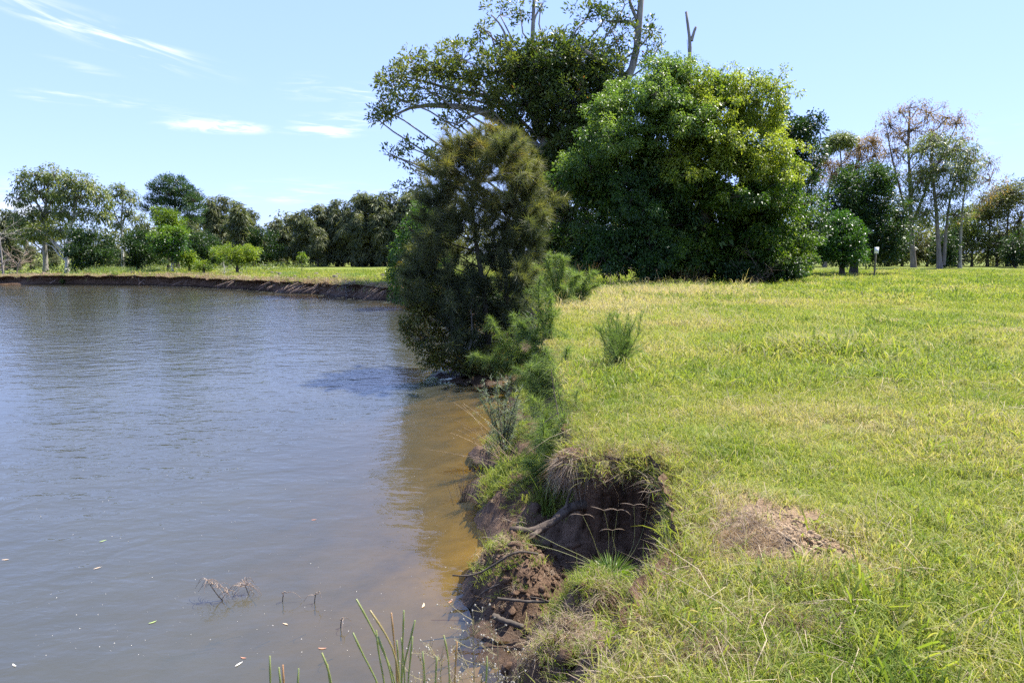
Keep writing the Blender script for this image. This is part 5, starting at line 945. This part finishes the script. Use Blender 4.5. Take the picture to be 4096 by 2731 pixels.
# ------------------------------------------------------------------ loose soil, floating leaves, far bank details
def clods(name, label, cx, cy, sx, sy, n, size, mat, kmin=-9):
    mb = MB(); x = rng.normal(cx, sx, n); y = rng.normal(cy, sy, n); h, d = height(x, y); k = h > kmin
    for i in np.where(k)[0]: s = size * (.3 + 1.7 * rng.random() ** 3); blobmesh(mb, (x[i], y[i], h[i] + s * .2), np.array([s, s * .9, s * .7]) * (.6 + .9 * rng.random(3)), int(rng.integers(1e6)), 4, 6, .45, rng.random(), True)
    return tag(mb.build(name, mat, smooth=False), label, kind='stuff')
clods('soil_crumbs', 'pale crumbly soil of the bare patch on the lawn', MOUND[0] + .02, MOUND[1], .20, .22, 3000, .0060, SOIL_DRY)
clods('soil_lumps', 'larger lumps scattered over the bare patch', MOUND[0] + .02, MOUND[1], .14, .16, 110, .013, SOIL_DRY)
clods('soil_clods', 'brown clods on the slumped soil lumps', .05, 5.1, .2, .3, 1700, .011, SOIL, .05)
clods('soil_clods', 'fist-sized clods fallen about the hollow and its lumps', .25, 4.7, .35, .6, 260, .026, SOIL, .03)
clods('soil_clods', 'clods on the near dry lump', .42, 3.72, .16, .16, 900, .010, SOIL, .1)
FLOAT = [plain('leaf_tan', (.55, .40, .26), .6), plain('leaf_red', (.45, .20, .12), .6), plain('leaf_cream', (.75, .70, .60), .6), plain('leaf_green', (.30, .38, .12), .6)]
protoL = []
for k, m in enumerate(FLOAT):
    mb = MB(); t = np.linspace(0, 1, 6); wv = np.sin(np.clip(t, .02, .98) * math.pi) * .011; xx = (t - .5) * .10; yy = .012 * np.sin(t * 2.4); zz = .002 + .004 * (t - .5) ** 2 * 4
    v = np.concatenate([np.stack([xx, yy + wv, zz], -1), np.stack([xx, yy - wv, zz], -1)]); mb.add(v, None, [[i, i + 1, i + 7, i + 6] for i in range(5)]); protoL.append(mb.mesh('floating_leaf'))
    protoL[-1].materials.append(m)
for (px, py, k, sz, lab) in ((20, 2240, 0, .62, 'tan leaf afloat at the left frame edge'), (60, 2660, 2, .5, 'cream leaf afloat in the lower left corner of the river'), (390, 2273, 0, .65, 'tan pointed leaf afloat left of the drooping twigs'), (412, 2165, 3, .7, 'narrow green leaf afloat on the blue water'),
                             (610, 2488, 3, .6, 'short green leaf afloat below left of the drooping twigs'), (957, 2658, 2, .62, 'cream leaf afloat below the drooping twigs'), (975, 2630, 1, .45, 'small reddish leaf afloat above the cream one near the rushes'), (1255, 2080, 1, .55, 'reddish leaf afloat in mid river above the hooked twig'),
                             (1140, 2497, 0, .5, 'curled tan leaf afloat just below the hooked twig'), (1690, 2422, 0, .75, 'tan leaf afloat near the slanting stick'), (1800, 2405, 1, .6, 'reddish leaf afloat against the foot of the soil lump'), (1965, 2100, 2, .5, 'cream leaf afloat on the amber shallows by the branch'), (1290, 2592, 1, .6, 'reddish sliver of leaf afloat left of the rush stems')):
    g = gp(px, py, 0.0); o = bpy.data.objects.new('floating_leaf', protoL[k]); C.objects.link(o); o.location = (g[0], g[1], .003); o.rotation_euler = (0, 0, rng.random() * 6.28); o.scale = (sz,) * 3
    tag(o, lab, 'leaf', 'leaves afloat on the river')
mb = MB(); n = 420; yy = 4.3 + 8 * rng.random(n) ** 1.6; xx = -.75 * yy + rng.random(n) * (.75 * yy - .1); h, d = height(xx, yy); k = h < -.03
for a_, b_ in zip(xx[k], yy[k]): s = .0018 + .004 * rng.random() ** 3; blobmesh(mb, (a_, b_, .001), (s, s, s * .5), 3, 3, 5, .2)
tag(mb.build('floating_specks', FLOAT[2]), 'tiny pale specks drifting on the near water', kind='stuff')
# far bank: roots in the cut, cut stumps on the grass, tall grass patches
for (px0, px1, nn) in ((870, 960, 8), (1080, 1300, 34), (1440, 1570, 20), (520, 640, 5), (700, 860, 4), (1310, 1430, 8)):
    for k in range(nn):
        px = px0 + (px1 - px0) * rng.random(); j = np.argmin(np.abs(LIP[20:, 0] / LIP[20:, 1] * math.cos(PITCH) - (px - 2048) / F)) + 20
        dirx = (px - 2048) / F * 1.0; ys = np.linspace(38, 61, 240); dd = height(dirx * ys * 1.004, ys)[1]; yb = ys[np.argmax(dd > 0)] if (dd > 0).any() else 50
        a = np.array([dirx * yb, yb - .30, .30 + .45 * rng.random()]); l = .5 + .9 * rng.random(); sg = -1 if rng.random() < .8 else 1
        b_ = a + np.array([sg * l * .7, -.45 - .4 * rng.random(), -.25 - .35 * rng.random()]); mb = MB(); p = bez(a, (a + b_) / 2 + (0, -.12, .12), b_, 5); r_ = .012 + .022 * rng.random(); tube(mb, p - a, np.linspace(r_, r_ * .5, 5), 5, lump=.1)
        o = mb.build('root', ROOT, river_bank, True); o.location = tuple(a)
STUMP = bark('stump_wood', (.07, .055, .045), (.22, .18, .15), 8)
mb = MB(); tube(mb, [(0, 0, -.1), (0, 0, .1), (.01, 0, .24)], [.19, .17, .165], 10, lump=.1); stump_me = mb.mesh('cut_stump', True); stump_me.materials.append(STUMP)
mb = MB(); tube(mb, [(.01, 0, .235), (.01, 0, .25)], [.16, .15], 10, lump=.08); top_me = mb.mesh('cut_face', True); top_me.materials.append(STUMP)
for i, (px, py) in enumerate(((963, 1090), (985, 1085), (1055, 1089), (1087, 1086), (1105, 1086), (1119, 1092), (1180, 1100), (1233, 1103), (1264, 1091), (1340, 1103), (1350, 1092), (1498, 1101), (1530, 1100), (1268, 1106))):
    Yb = 1.68 * F / (py - 1012); g = base_at(px, py, Yb); root = empty('cut_stump', g, f'{ordn[i]} small grey cut stump from the left on the far lawn', 'stump', 'cut stumps on the far lawn')
    pr = root
    for nm, me in (('stump_wood', stump_me), ('cut_face', top_me)): o = bpy.data.objects.new(nm, me); C.objects.link(o); o.parent = pr; pr = o
    s = .55 + .5 * rng.random(); root.scale = (s * 1.2, s, s * 1.0)
TALL = foliage('tall_grass', ((0, (.10, .15, .04)), (.6, (.22, .28, .10)), (1, (.46, .46, .28))), .45, .45, .4)
def clump(name, label, px, py, Y, rx, ry, h, n, mat, wd=.03):
    b = base_at(px, py, Y); mb = MB(); s = Y / F; x = b[0] + rng.normal(0, rx * s * .5, n); y = b[1] + rng.normal(0, ry, n); hh, d = height(x, y); k = d > .05; x, y, hh = x[k], y[k], hh[k]; n = len(x)
    A = unit(rng.normal(size=(n, 3)) * (.3, .3, 0) + np.array([.1, 0, 1.0])); needles(mb, np.stack([x, y, hh], -1) - b, A, h * (.5 + .7 * rng.random(n)), wd, np.clip(rng.normal(.5, .25, n), 0, 1), .2); o = mb.build(name, mat); o.location = tuple(b); return tag(o, label, 'grass')
clump('tall_grass', 'pale tall grass patch with whitish heads on the far left bank', 450, 1088, 64, 95, .9, .85, 1900, TALL)
clump('tall_grass', 'low green grass fringe on the far left bank by the pale patch', 380, 1091, 63, 80, .6, .4, 900, TALL)
clump('tall_grass', 'green tussock under the stemmed round tree', 625, 1079, 66, 40, .6, .55, 600, TALL)
clump('tall_grass', 'yellow-green tussock left of the lone sapling', 1160, 1085, 58, 38, .7, .5, 600, TALL)
clump('tall_grass', 'yellow-green tussock on the far lawn right of the lone sapling', 1410, 1092, 53, 45, .7, .45, 700, TALL)
clump('tall_grass', 'dry tan grass fringe at the far bank below the stumps', 1340, 1110, 47, 220, .5, .35, 1500, STRAW, .022)
clump('tall_grass', 'dry tan grass fringe behind the long bare stretch of far bank', 780, 1090, 59, 260, .6, .35, 1500, STRAW, .025)
round_tree('low_bush', 'small pale bush behind the far bank below the pine', 815, 1060, 62, 40, 20, LEAF_LIME, 1200, 1080, cat='shrub', clump=.25, leaf=(.15, .07))
plume('young_sheoak', 'soft green sapling on the far bank face, second from the left', base_at(455, 1128, 59.3), stems_px(59.3, ((455, 1110), (452, 1095)), ((460, 1112), (468, 1098))), NEEDLE_GREEN, 900, .4, .03, side=6, sr=.02)
plume('young_sheoak', 'soft green sapling on the far bank face near the left end', base_at(250, 1128, 59.6), stems_px(59.6, ((250, 1110), (248, 1098)), ((254, 1112), (258, 1102))), NEEDLE_GREEN, 600, .35, .03, side=5, sr=.02)
plume('young_sheoak', 'tiny dark sapling on the far bank face right of the soft pair', base_at(500, 1130, 59.2), stems_px(59.2, ((500, 1118), (503, 1108))), NEEDLE_GREEN, 350, .3, .03, side=4, sr=.02)
stick('log', 'fallen pale log leaning on the far left bank', [(D3((200, 1132, 59.4), (222, 1122, 59.6), (240, 1112, 60.0)), .08, .05)], ROOT)
# trees that would stand wholly outside the photograph's view are not kept
for o in [o for o in C.objects if o.parent is None and ('outside' in str(o.get('label', '')) or 'hidden behind' in str(o.get('label', '')))]:
    for ch in [q for q in C.objects if q.parent and (q.parent == o or q.parent.parent == o)]: bpy.data.objects.remove(ch)
    bpy.data.objects.remove(o)
